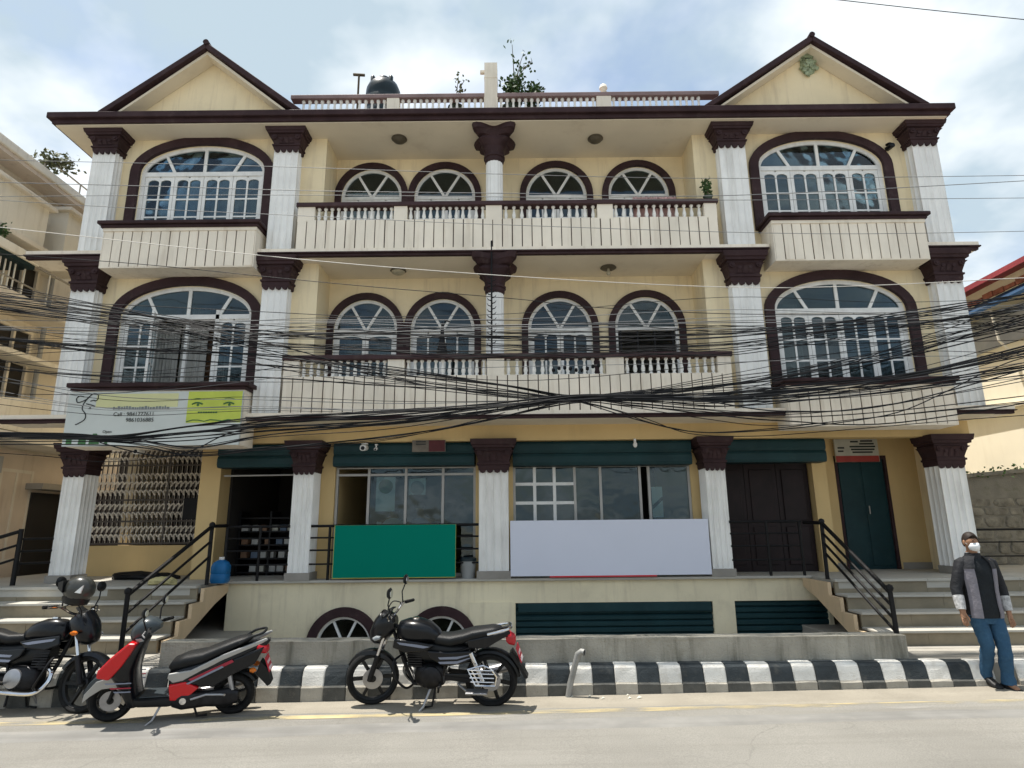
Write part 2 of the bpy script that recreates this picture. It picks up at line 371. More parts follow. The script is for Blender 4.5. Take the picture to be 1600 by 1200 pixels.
        return s.add(vs, fs)
    def mesh(s, name, mat, smooth=False, off=(0, 0, 0), recalc=True):
        me = bpy.data.meshes.new(name)
        me.from_pydata([(x - off[0], y - off[1], z - off[2]) for x, y, z in s.v], [], s.f)
        if recalc:
            bm = bmesh.new(); bm.from_mesh(me); bmesh.ops.recalc_face_normals(bm, faces=bm.faces); bm.to_mesh(me); bm.free()
        me.materials.append(MATS[mat])
        if smooth: me.polygons.foreach_set('use_smooth', [True] * len(me.polygons))
        return me
    def build(s, name, mat, parent=None, smooth=False, bevel=0.0, recalc=True):
        off = base(parent)
        o = bpy.data.objects.new(name, s.mesh(name, mat, smooth, off, recalc)); col.objects.link(o)
        o.parent = parent; BASE[o.name] = off
        if bevel > 0:
            b = o.modifiers.new('bevel', 'BEVEL'); b.width = bevel; b.segments = 2; b.limit_method = 'ANGLE'; b.angle_limit = R(35)
        if smooth and bevel == 0:
            try: o.data.set_sharp_from_angle(angle=R(42))
            except Exception: pass
        return o
BASE = {}
def base(o):
    return (0, 0, 0) if o is None else BASE.get(o.name, (0, 0, 0))
def tag(o, label=None, cat=None, group=None, kind=None):
    if label: o['label'] = label
    if cat: o['category'] = cat
    if group: o['group'] = group
    if kind: o['kind'] = kind
    return o
def thing(name, label, cat, loc=(0, 0, 0), group=None):
    o = bpy.data.objects.new(name, None); col.objects.link(o); o.empty_display_size = 0.1
    o.location = loc; BASE[o.name] = tuple(loc)
    return tag(o, label, cat, group)
def inst(name, me, pos, parent, rotz=0.0, scale=None, rot=None):
    """one more object sharing mesh data; pos is in the parent thing's building coordinates"""
    o = bpy.data.objects.new(name, me); col.objects.link(o); o.parent = parent
    b = base(parent); o.location = (pos[0] - b[0], pos[1] - b[1], pos[2] - b[2])
    o.rotation_euler = rot if rot else (0, 0, rotz)
    if scale: o.scale = scale
    BASE[o.name] = b
    return o
def copy_tree(o, parent=None):
    c = o.copy(); col.objects.link(c); c.parent = parent; BASE[c.name] = base(o)
    for ch in list(o.children): copy_tree(ch, c)
    return c
def text(name, s_, mat, parent, pos, size, rotx=R(90), rotz=0.0, sx=1.0, align='CENTER', shear=0.0):
    cu = bpy.data.curves.new(name, 'FONT'); cu.body = s_; cu.size = size; cu.align_x = align; cu.align_y = 'CENTER'; cu.extrude = 0.001; cu.shear = shear
    cu.materials.append(MATS[mat])
    o = bpy.data.objects.new(name, cu); col.objects.link(o); o.parent = parent
    b = base(parent); o.location = (pos[0] - b[0], pos[1] - b[1], pos[2] - b[2]); o.rotation_euler = (rotx, 0, rotz); o.scale = (sx, 1, 1)
    BASE[o.name] = b
    dg = bpy.context.evaluated_depsgraph_get(); me = bpy.data.meshes.new_from_object(o.evaluated_get(dg)); loc, rot, scl = o.location.copy(), o.rotation_euler.copy(), o.scale.copy()
    bpy.data.objects.remove(o); o = bpy.data.objects.new(name, me); col.objects.link(o); o.parent = parent; o.location, o.rotation_euler, o.scale = loc, rot, scl; BASE[o.name] = b
    return o
def arch_pts(cx, zs, a, b, n=24):
    return [(cx - a * math.cos(math.pi * i / n), zs + b * math.sin(math.pi * i / n)) for i in range(n + 1)]
# ------------------------------------------------------------------ the setting
def road_z(x): return 0.0117 * x - 0.022
def sheet(name, x0, x1, y0, y1, dz, mat, nx=1, kind='structure'):
    mb = MB()
    for i in range(nx):
        a, b = x0 + (x1 - x0) * i / nx, x0 + (x1 - x0) * (i + 1) / nx
        mb.add([(a, y0, road_z(a) + dz), (b, y0, road_z(b) + dz), (b, y1, road_z(b) + dz), (a, y1, road_z(a) + dz)], [(0, 1, 2, 3)])
    o = mb.build(name, mat); tag(o, kind=kind); return o
def ragged(name, x0, x1, y0, y1, dz, mat, n, jit):
    """a sheet with uneven edges that run out into the road"""
    rnd = random.Random(len(name)); mb = MB(); prev = None; ja = jb = 0.0
    for k in range(n + 1):
        x_ = x0 + (x1 - x0) * k / n; ja = ja * .8 + rnd.uniform(-jit, jit); jb = jb * .8 + rnd.uniform(-jit, jit); z = road_z(x_)
        row = [(x_, y0 + ja - .14, z - .002), (x_, y0 + ja, z + dz), (x_, y1 + jb, z + dz), (x_, y1 + jb + .14, z - .002)]
        if prev: mb.add(prev + row, [(0, 4, 5, 1), (1, 5, 6, 2), (2, 6, 7, 3)])
        prev = row
    o = mb.build(name, mat, recalc=False, smooth=True); tag(o, kind='structure'); return o
g = MB(); g.add([(-400, -400, -1.6), (400, -400, -1.6), (400, 400, -1.6), (-400, 400, -1.6)], [(0, 1, 2, 3)])
tag(g.build('ground', 'dust'), kind='structure')
sheet('road', -60, 60, -45, 7.42, 0.0, 'asphalt')
ragged('road_edge', -40, 40, 6.94, 7.42, 0.004, 'dust', 400, .018)
tag(sheet('yellow_line', -60, 60, 6.68, 6.80, 0.003, 'line_yellow'), kind='structure')
ragged('road_patch', -40, 40, 6.28, 6.40, 0.003, 'tarmac_patch', 400, .02)
sheet('white_line', -60, 60, 6.56, 6.63, 0.0025, 'line_white')
pv = MB(); pv.box(-40, -4.02, 7.44, 30, -1.5, 0.28); pv.box(4.42, 40, 7.44, 30, -1.5, 0.28)
tag(pv.build('pavement', 'pavement', bevel=0.015), kind='structure')
wf = MB(); wf.box(-4.02, 4.42, 7.44, 10.2, -1.5, -1.1); tag(wf.build('light_well_floor', 'pavement'), kind='structure')

# kerb: core plus one block after the other, painted in turn
kerb = MB().box(-12, 12, 7.40, 7.47, -0.3, 0.262).build('kerb', 'kerb_base'); tag(kerb, kind='structure')
def kerb_mesh(mat, seed):
    rnd = random.Random(seed); w = 0.121
    prof = [(7.305, -0.30), (7.305, 0.095), (7.325, 0.112), (7.345, 0.20), (7.362, 0.250), (7.385, 0.276), (7.42, 0.286), (7.49, 0.288), (7.49, -0.30)]
    mb = MB(); rg_ = []
    for k, x in enumerate((-w, -w + 0.012, 0, w - 0.012, w)):
        ins = 0.008 if k in (0, 4) else 0.0
        rg_.append([(x, y + ins + rnd.uniform(-.003, .003), z - ins * 0.6 + rnd.uniform(-.003, .003)) for y, z in prof])
    mb.rings(rg_)
    me = mb.mesh('kerb_block', mat, smooth=False); me.materials.append(MATS[mat.replace('kerb_', 'kerb_low_')])
    for pg in me.polygons:
        if pg.center.z < .11: pg.material_index = 1
    return me
kw = [kerb_mesh('kerb_white', i) for i in range(4)]; kb = [kerb_mesh('kerb_black', 10 + i) for i in range(4)]
i = 0; x = -8.6
while x < 9.0:
    if not (5.30 < x < 5.56):
        me = random.choice(kb if i % 2 else kw)
        inst('kerb_block', me, (x, random.uniform(-.006, .006), random.uniform(-.006, .006)), kerb, rotz=0)
    i += 1; x += 0.2455
# low concrete wall round the light well
par = MB(); pts = [(7.50, 0.20), (7.505, 0.50), (7.50, 0.535), (7.70, 0.545), (7.71, -1.2), (7.50, -1.2)]
rg_ = []
for k in range(35):
    xx = -4.02 + 8.47 * k / 34
    rg_.append([(xx, y + random.uniform(-.004, .004), z + random.uniform(-.004, .004)) for y, z in pts])
par.rings(rg_)
o = par.build('low_concrete_wall', 'parapet'); tag(o, 'low stained grey concrete wall behind the striped kerb, below the shops', 'wall')

# ------------------------------------------------------------------ the building
BL = thing('apartment_building', 'three storey cream building with brown arches, white columns and two gables', 'building', (0, 10, 0))
def part(name, mb, mat, par_=None, **k): return mb.build(name, mat, par_ or BL, **k)
YC, YW, YR, YB, YG = 9.50, 9.74, 10.40, 9.43, 10.05      # column front, bay wall, recess wall, balcony front, ground floor front
XL, XR = -7.22, 7.48
Z1, Z2, Z3, ZT = 1.01, 3.53, 6.28, 8.58

sh = MB()                                                 # shell and floors
sh.box(XL, XL + .2, YW + .2, 17, 3.43, ZT); sh.box(XL, XL + .2, 11.62, 17, -1.2, 3.43); sh.box(XR - .2, XR, YW + .2, 17, 3.43, ZT); sh.box(XR - .2, XR, 10.3, 17, -1.2, 3.43)
sh.box(XL, XR, 17, 17.2, -1.2, ZT)
part('outer_wall', sh, 'cream')
fl = MB(); fl.box(XL + .2, XR - .2, 9.95, 17, 3.435, 3.52); fl.box(XL + .2, XR - .2, 9.95, 17, 6.175, 6.27); part('floor_slab', fl, 'soffit')
pw = MB()
for z0, z1 in ((3.52, 6.175), (6.27, ZT)):
    for xx in (-3.30, 3.20): pw.box(xx, xx + .08, 10.56, 16.99, z0, z1)
    pw.box(XL + .21, XR - .21, 13.4, 13.5, z0, z1)
part('inner_wall', pw, 'interior')

def wall_arch(mb, x0, x1, z0, z1, y, t, ops):
    cur = x0
    for cx, a, zb, zs, b in ops:
        mb.box(cur, cx - a, y, y + t, z0, z1)
        if zb > z0: mb.box(cx - a, cx + a, y, y + t, z0, zb)
        ap = arch_pts(cx, zs, a, b)
        mb.strip([(p[0], z1) for p in ap], ap, y, y + t)
        cur = cx + a
    mb.box(cur, x1, y, y + t, z0, z1)
BIGW = {}
for fl_, zf, zc, zb, zs in ((2, 3.435, 6.175, 3.98, 5.26), (3, 6.27, ZT, 6.70, 7.92)):
    for sgn, cx in ((-1, -5.40), (1, 5.46)):
        mb = MB(); x0, x1 = (XL, -3.25) if sgn < 0 else (3.25, XR)
        wall_arch(mb, x0, x1, zf, zc, YW, .2, [(cx, 1.10, zb, zs, 0.53)])
        part('bay_wall', mb, 'cream'); BIGW[(fl_, sgn)] = (cx, zb, zs)
        sw = MB(); xs = -3.25 if sgn < 0 else 3.25          # side wall of the recess
        sw.box(min(xs, xs + sgn * .15), max(xs, xs + sgn * .15), YW + .2, YR + .15, zf, zc); part('recess_side_wall', sw, 'cream')
SMALL = []
for fl_, zf, zc, zb, zs, Rr in ((2, 3.435, 6.175, 3.95, 5.20, .565), (3, 6.27, ZT, 6.70, 7.80, .565)):
    mb = MB(); ops = []
    for k, cx in enumerate((-2.575, -1.215, 0.86, 2.39)):
        ops.append((cx, Rr, zb, zs, Rr)); SMALL.append((fl_, k, cx, zb, zs, Rr))
    wall_arch(mb, -3.25, 3.25, zf, zc, YR, .15, ops); part('recess_wall', mb, 'ochre' if False else 'cream')

# windows -----------------------------------------------------------
def trim(mb, cx, zb, zs, a, b, w, y0, y1, n=24):
    inn = [(cx - a, zb)] + arch_pts(cx, zs, a, b, n) + [(cx + a, zb)]
    out = [(cx - a - w, zb)] + arch_pts(cx, zs, a + w, b + w, n) + [(cx + a + w, zb)]
    return mb.strip(out, inn, y0, y1)
def sash_mesh(w, h, rows, mat='winwhite', st=0.055, top=0.11, cols=2):
    """one casement leaf with small panes, top panes arched; origin at its lower left front corner"""
    mb = MB(); t = .035
    mb.box(0.004, st, 0, t, 0, h); mb.box(w - st, w - .004, 0, t, 0, h); mb.box(st, w - st, 0, t, 0, .07)
    cw = (w - 2 * st - (cols - 1) * .03) / cols; quads = []
    for c in range(cols):
        x0 = st + c * (cw + .03)
        if c: mb.box(x0 - .03, x0, .004, t - .004, .07, h - .02)
        ap = arch_pts(x0 + cw / 2, h - top, cw / 2, .05, 8)
        mb.strip([(p[0], h) for p in ap], ap, .002, t - .002)
        ph = (h - top - .07 - (rows - 1) * .028) / rows
        for r_ in range(rows):
            z0 = .07 + r_ * (ph + .028)
            if r_: mb.box(x0, x0 + cw, .006, t - .006, z0 - .028, z0)
            quads.append((x0, z0, cw, ph + (.05 if r_ == rows - 1 else 0)))
    return mb.mesh('sash', mat), quads
PANE = {}
def pane_mesh(w, h):
    k = (round(w, 3), round(h, 3))
    if k not in PANE: PANE[k] = MB().box(-.004, w + .004, -.002, .002, -.004, h + .004).mesh('pane', 'pane')
    return PANE[k]
def curtain(name, x0, x1, y, z0, z1, mat, parent, nf=14):
    mb = MB(); n = nf * 4; fr, bk = [], []
    for i_ in range(n + 1):
        xx = x0 + (x1 - x0) * i_ / n; yy = y + .022 * math.sin(i_ * math.pi / 2 + math.sin(i_ * .9)) + random.uniform(-.004, .004)
        fr.append((xx, yy)); bk.append((xx, yy + .004))
    vs = [(a, b, z0) for a, b in fr] + [(a, b, z1) for a, b in fr] + [(a, b, z0) for a, b in bk] + [(a, b, z1) for a, b in bk]
    m_ = n + 1; fs = []
    for i_ in range(n): fs += [(i_, i_ + 1, m_ + i_ + 1, m_ + i_), (2 * m_ + i_ + 1, 2 * m_ + i_, 3 * m_ + i_, 3 * m_ + i_ + 1)]
    return mb.add(vs, fs).build(name, mat, parent, smooth=True)

sash_cache = {}
def get_sash(w, h, rows, cols=2):
    k = (round(w, 3), round(h, 3), rows, cols)
    if k not in sash_cache: sash_cache[k] = sash_mesh(w, h, rows, cols=cols)
    return sash_cache[k]
for (fl_, sgn), (cx, zb, zs) in BIGW.items():
    W = part('window', trim(MB(), cx, zb, zs, 1.10, .53, .155, YW - .065, YW + .004), 'brown')
    fr = trim(MB(), cx, zb, zs, 1.03, .46, .075, YW + .03, YW + .11)
    fr.box(cx - 1.04, cx + 1.04, YW + .025, YW + .10, zs - .05, zs + .03)
    fr.build('frame', 'winwhite', W)
    MB().bar((cx, YW + .06, zs + .02), (cx, YW + .06, zs + .48), .055, .05).build('fan_bar', 'winwhite', W)
    for s_ in (-1, 1): MB().bar((cx + s_ * .52, YW + .06, zs + .02), (cx + s_ * .70, YW + .06, zs + .36), .05, .05).build('fan_bar', 'winwhite', W)
    fp = MB(); ap = arch_pts(cx, zs, 1.03, .46, 24)          # glass of the fanlight, sector by sector
    for lo, hi in ((cx - 1.03, cx - .61), (cx - .61, cx), (cx, cx + .61), (cx + .61, cx + 1.03)):
        seg = [p for p in ap if lo - 1e-4 <= p[0] <= hi + 1e-4]
        zz_ = lambda q: zs + .46 * math.sqrt(max(0, 1 - ((q - cx) / 1.03) ** 2))
        poly = [(lo, zs)] + [(lo, zz_(lo))] + [p for p in seg if lo < p[0] < hi] + [(hi, zz_(hi)), (hi, zs)]
        cl = []
        for p in poly:
            if not cl or (abs(p[0] - cl[-1][0]) + abs(p[1] - cl[-1][1])) > 1e-4: cl.append(p)
        MB().prism(cl, YW + .055, YW + .059).build('pane', 'pane', W)
    lw = 2.06 / 4; h = zs - .05 - zb
    me, quads = get_sash(lw, h, 3)
    for k in range(4):
        x0 = cx - 1.03 + k * lw; ang = 0.0; px_, py_ = x0, YW + .045
        if (fl_, sgn) == (2, -1) and k == 1: ang = R(-68)
        if (fl_, sgn) == (2, -1) and k == 2: continue
        inst('sash', me, (px_, py_, zb), W, rotz=ang)
        for qx, qz, qw, qh in quads:
            pm = pane_mesh(qw, qh)
            inst('pane', pm, (px_ + qx * math.cos(ang) - .018 * math.sin(ang), py_ + qx * math.sin(ang) + .018 * math.cos(ang), zb + qz), W, rotz=ang)
    if (fl_, sgn) == (2, -1):
        curtain('curtain', cx - 1.0, cx - .25, YW + .32, zb, zs - .02, 'curtain_grey', W); curtain('curtain', cx + .45, cx + 1.0, YW + .32, zb, zs - .02, 'curtain_grey', W)
        curtain('curtain', cx - .22, cx + .22, YW + .34, zb, zs + .25, 'curtain_grey', W, 7)
        MB().box(cx + .03, cx + .42, YW + .55, YW + .6, zb, zs).build('cupboard', 'wood_brown', W)
        MB().bar((cx + .02, YW + .05, zb), (cx + .02, YW + .05, zs - .05), .05, .05).build('mullion', 'winwhite', W)
        me3 = MB().bar((cx + .50, YW + .05, zb), (cx + .50, YW + .05, zs + .12), .06, .05).build('mullion', 'winwhite', W)
    if (fl_, sgn) == (2, 1): curtain('curtain', cx - 1.0, cx - .55, YW + .28, zb, zs + .2, 'curtain_grey', W, 6); curtain('curtain', cx + .3, cx + 1.0, YW + .45, zb, zs + .1, 'curtain_grey', W, 8)
    if (fl_, sgn) == (3, 1): curtain('curtain', cx + .02, cx + 1.0, YW + .25, zb, zb + .62, 'curtain_pink', W, 12)
    if (fl_, sgn) == (3, -1): curtain('curtain', cx - .9, cx + .9, YW + .5, zb, zs + .3, 'curtain_grey', W, 16)
for fl_, k, cx, zb, zs, Rr in SMALL:
    W = part('window', trim(MB(), cx, zb, zs, Rr, Rr, .115, YR - .06, YR + .004), 'brown')
    fr = trim(MB(), cx, zb, zs, Rr - .055, Rr - .055, .06, YR + .02, YR + .09); fr.box(cx - Rr + .05, cx + Rr - .05, YR + .015, YR + .085, zs - .05, zs + .01)
    fr.build('frame', 'winwhite', W)
    for s_ in (-1, 1): MB().bar((cx + s_ * .012, YR + .05, zs + .01), (cx + s_ * .275, YR + .05, zs + .46), .045, .045).build('fan_bar', 'winwhite', W)
    r2 = Rr - .055
    def zarc(q): return zs + math.sqrt(max(0, r2 * r2 - (q - cx) ** 2))
    for a0, a1 in ((180, 121), (121, 59), (59, 0)):
        poly = [(cx, zs)] + [(cx + r2 * math.cos(R(a0 + (a1 - a0) * t / 8)), zs + r2 * math.sin(R(a0 + (a1 - a0) * t / 8))) for t in range(9)]
        MB().prism(poly, YR + .045, YR + .049).build('pane', 'pane', W)
    lw = 2 * (Rr - .05) / 2; h = zs - .05 - zb
    me, quads = get_sash(lw, h, 3, 1 if (fl_, k) == (2, 0) else 2)
    if (fl_, k) != (2, 3):
        for j in range(2):
            inst('sash', me, (cx - Rr + .05 + j * lw, YR + .03, zb), W)
            for qx, qz, qw, qh in quads: inst('pane', pane_mesh(qw, qh), (cx - Rr + .05 + j * lw + qx, YR + .048, zb + qz), W)
        if k != 2: curtain('curtain', cx - .45, cx + .45, YR + .3, zb, zs + (.12 if k else .3), 'curtain_grey' if fl_ == 2 else ('curtain_pink' if k == 3 else 'curtain_grey'), W, 10)
    else:
        gr = MB()
        for j in range(7): gr.tube([(cx - .5, YR + .05, zb + .12 + j * .17), (cx + .5, YR + .05, zb + .12 + j * .17)], .008, 6)
        for xx in (-.46, -.16, .14, .46): gr.bar((cx + xx, YR + .055, zb), (cx + xx, YR + .055, zs - .05), .03, .02)
        gr.build('window_grille', 'iron', W)

# columns -----------------------------------------------------------
def fluted_plan(cx, yf, w, d, n=4, dep=.030, m=8):
    pts = []
    corners = [(cx - w / 2, yf), (cx + w / 2, yf), (cx + w / 2, yf + d), (cx - w / 2, yf + d)]
    for e in range(4):
        a, b = Vector(corners[e]), Vector(corners[(e + 1) % 4]); L = (b - a).length; t = (b - a) / L; nrm = Vector((-t.y, t.x))
        nn = n if e in (0, 2) else max(2, round(n * d / w)); tot = nn * m
        for i_ in range(tot):
            f = i_ / tot; ph = (f * nn) % 1.0; q = a + t * L * f + nrm * dep * (math.sin(ph * math.pi) ** 0.7 if 0 < ph < 1 else 0)
            pts.append((q.x, q.y))
    return pts
def capital(cx, yf, w, d, z0, h, parent):
    mb = MB(); prof = [(0, .006), (.06, .014), (.17, .016), (.18, .034), (.24, .036), (.25, .018), (.30, .014), (.34, .02), (.56, .055), (.62, .085), (.64, .06), (.70, .062), (.72, .10), (.80, .105), (.82, .125), (.98, .14), (1, .14)]
    mb.rings([[(cx - w / 2 - e, yf - e, z0 + t * h), (cx + w / 2 + e, yf - e, z0 + t * h), (cx + w / 2 + e, yf + d + e * .3, z0 + t * h), (cx - w / 2 - e, yf + d + e * .3, z0 + t * h)] for t, e in prof])
    n = 4; tw = w / n
    for k in range(n):                                    # scalloped skirt
        xx = cx - w / 2 + (k + .5) * tw
        mb.prism([(xx - tw * .5, z0 + .01), (xx - tw * .32, z0 - .03), (xx, z0 - .045), (xx + tw * .32, z0 - .03), (xx + tw * .5, z0 + .01)][::-1], yf - .012, yf + .03)
    for s_ in (-1, 1):                                    # volutes and leaves
        mb.lathe([(0.001, -.012), (.045, -.012), (.05, 0), (.045, .02)], (cx + s_ * (w / 2 - .01), yf - .07, z0 + h * .55), 'y', 12)
        mb.lathe([(0.001, -.01), (.02, -.01), (.022, .015)], (cx + s_ * (w / 2 - .01), yf - .085, z0 + h * .55), 'y', 8)
        mb.lathe([(0.001, -.01), (.03, -.008), (.035, .02)], (cx + s_ * w * .2, yf - .05, z0 + h * .48), 'y', 10)
        mb.body([(z0 + h * .30, cx + s_ * w * .22, yf - .02, .04, .012), (z0 + h * .42, cx + s_ * w * .22, yf - .035, .03, .014), (z0 + h * .47, cx + s_ * w * .22, yf - .05, .006, .008)], 8, 'z')
    mb.body([(z0 + h * .30, cx, yf - .02, .04, .012), (z0 + h * .50, cx, yf - .045, .035, .014), (z0 + h * .57, cx, yf - .07, .006, .008)], 8, 'z')
    return mb.build('capital', 'brown', parent, recalc=True)
def pilaster(cx, yf, w, d, z0, z1, zcap, plinth=0.0):
    pl_ = fluted_plan(cx, yf, w, d)
    o = part('column', MB().rings([[(x_, y_, z) for x_, y_ in pl_] for z in (z0 + plinth, z1 + .004)]), 'white')
    capital(cx, yf, w, d, z1, zcap - z1, o)
    if plinth: MB().box(cx - w / 2 - .03, cx + w / 2 + .03, yf - .03, yf + d, z0, z0 + plinth + .002).build('plinth', 'plinth', o)
    return o
for cx, w in ((-7.02, .40), (-3.87, .42), (3.85, .46), (7.19, .44)):
    pilaster(cx, YC, w, .26, 3.56, 5.66, 6.172); pilaster(cx, YC, w, .26, 6.30, 8.20, ZT - .002)
for cx, w in ((-7.06, .34), (-3.36, .33), (-.31, .47), (3.25, .32), (7.06, .42)):
    pilaster(cx, 9.99, w, .36, Z1, 2.68, 3.175, .11)
def star_r(th, r_, k):                                    # round to four-horned plan
    c4 = abs(math.cos(2 * th)); horn = 1.0 + k * (abs(math.sin(2 * th)) ** 3.0) * 1.05 - k * .12 * c4
    return r_ * horn
for z0, z1, zc in ((3.53, 5.55, 6.17), (6.28, 7.98, ZT)):
    cx, cy = -.27, 9.68
    rg_ = []
    for z in (z0, z1 + .03): rg_.append([(cx + (.148 - .008 * (k % 2)) * math.cos(2 * math.pi * k / 32), cy + (.148 - .008 * (k % 2)) * math.sin(2 * math.pi * k / 32), z) for k in range(32)])
    o = part('column', MB().rings(rg_), 'white')
    H = zc - .003 - z1; mb = MB(); rr = []
    for t, r_, k in ((0, .15, 0), (.06, .165, 0), (.14, .165, 0), (.16, .185, 0), (.22, .185, 0), (.24, .16, 0), (.45, .19, .15), (.62, .24, .45), (.72, .23, .3), (.74, .235, .55), (.84, .265, .66), (.86, .275, .72), (1, .285, .75)):
        rr.append([(cx + star_r(2 * math.pi * q / 48, r_, k) * math.cos(2 * math.pi * q / 48), cy + star_r(2 * math.pi * q / 48, r_, k) * math.sin(2 * math.pi * q / 48), z1 + t * H) for q in range(48)])
    mb.rings(rr); mb.build('capital', 'brown', o)

# balconies ---------------------------------------------------------
def baluster_mesh(h, r=.034, n=10):
    return MB().lathe([(r * .95, 0), (r * .95, h * .08), (r * .6, h * .11), (r * .95, h * .26), (r * 1.0, h * .34), (r * .7, h * .55), (r * .5, h * .78), (r * .62, h * .86), (r * .95, h * .9), (r * .95, h)], n=n).mesh('baluster', 'baluster', smooth=True)
def panel_mesh(w, h):
    mb = MB().box(-w / 2, w / 2, -.016, .004, 0, h); return mb.mesh('panel', 'panel')
pm_cache = {}
def panels(parent, x0, x1, y, z0, z1, n):
    step = (x1 - x0) / n; w = step - .017; k = (round(w, 4), round(z1 - z0, 3))
    if k not in pm_cache: pm_cache[k] = panel_mesh(w, z1 - z0)
    for i_ in range(n): inst('panel', pm_cache[k], (x0 + (i_ + .5) * step + random.uniform(-.002, .002), y + random.uniform(-.004, .004), z0), parent)
def balcony(z0, zp, zb_, zc, x0, x1, piers, nb, npan):
    core = MB().box(x0, x1, YB, YB + .12, z0, zp - .003)
    B = part('balcony', core, 'groove')
    MB().box(x0 - .004, x1 + .004, YB + .006, YB + .135, zp - .055, zp).build('coping', 'panel', B)
    MB().box(x0, x1, YB + .1205, YB + .14, z0, zp - .06).build('inner_face', 'cream', B)
    MB().box(x0 - .03, x1 + .03, YB - .035, YB + .16, zb_, zc).build('cap_rail', 'brown_cap', B, bevel=.012)
    panels(B, x0, x1, YB, z0 + .002, zp - .004, npan)
    bm_ = baluster_mesh(zb_ - zp)
    for xa, xb in piers: MB().box(xa, xb, YB - .006, YB + .13, zp - .02, zb_ + .002).build('pier', 'panel', B)
    for (a0, a1), (b0, b1) in zip(piers[:-1], piers[1:]):
        for j in range(nb): inst('baluster', bm_, (a1 + (b0 - a1) * (j + .5) / nb + random.uniform(-.004, .004), YB + .06, zp), B, rotz=random.uniform(0, 3))
    return B
def slab(zb_, zt, x0, x1, xl0, xl1, xr0, xr1):
    mb = MB(); mb.box(x0, x1, YB - .03, YR, zt - .06, zt)
    mb.box(x0, x1, YB + .02, YR, zb_ + .004, zt - .06); part('balcony_slab', mb, 'panel')
    so = MB().box(-3.25, 3.25, YB + .03, YR, zb_ - .008, zb_ + .003); part('soffit', so, 'soffit')
    for nm, a, b in (('mid', x0, x1), ('l', xl0, xl1), ('r', xr0, xr1)):
        mb = MB(); mb.box(a, b, YB - .045, YB + .06, zb_ + .035, zt - .058); mb.box(a + .03, b - .03, YB - .015, YB + .06, zb_ - .01, zb_ + .036); part('band', mb, 'brown', bevel=.008)
    for a, b in ((xl0, xl1), (xr0, xr1)):
        mb = MB(); mb.box(a + .04, b - .04, YB, YW + .2, zb_ + .002, zt - .07); mb.box(a + .02, b - .02, YB - .02, YW + .1, zt - .06, zt + .01); part('ledge', mb, 'panel')
balcony(6.255, 6.81, 7.055, 7.13, -3.56, 3.46, ((-3.56, -3.28), (-1.95, -1.73), (-.41, -.14), (1.46, 1.72), (3.25, 3.46)), 12, 43)
balcony(3.51, 4.12, 4.385, 4.465, -3.60, 3.46, ((-3.60, -3.36), (-1.96, -1.70), (-.39, -.12), (1.49, 1.77), (3.25, 3.46)), 12, 44)
slab(6.17, 6.29, -4.20, 4.26, -8.02, -6.70, 6.80, 7.74)
slab(3.43, 3.54, -4.20, 4.26, -7.98, -6.80, 6.78, 7.80)

# boxes below the big windows
for x0, x1, z0, zs_, z1 in ((-6.66, -4.18, 5.95, 6.62, 6.735), (4.30, 6.78, 5.96, 6.64, 6.755), (-6.74, -4.13, 3.05, 3.88, 4.005), (4.24, 6.77, 3.25, 3.86, 3.975)):
    yf = 9.30
    WB = part('window_box', MB().box(x0 + .004, x1 - .004, yf, YW - .004, z0 + .004, zs_), 'groove')
    rt = MB(); rt.box(x0 - .012, x0 + .004, yf - .012, YW - .002, z0, zs_); rt.box(x1 - .004, x1 + .012, yf - .012, YW - .002, z0, zs_); rt.box(x0 - .012, x1 + .012, yf - .012, YW - .002, z0 - .02, z0); rt.build('return_panel', 'panel', WB)
    MB().box(x0 - .02, x1 + .02, yf - .03, YW - .002, zs_ - .05, zs_ + .004).build('coping', 'panel', WB)
    si = MB(); si.box(x0 - .09, x1 + .09, yf - .10, YW + .02, zs_ + .055, z1); si.box(x0 - .05, x1 + .05, yf - .06, YW, zs_ + .004, zs_ + .055); si.build('sill', 'brown', WB, bevel=.012)
    panels(WB, x0, x1, yf, z0, zs_ - .052, 16)

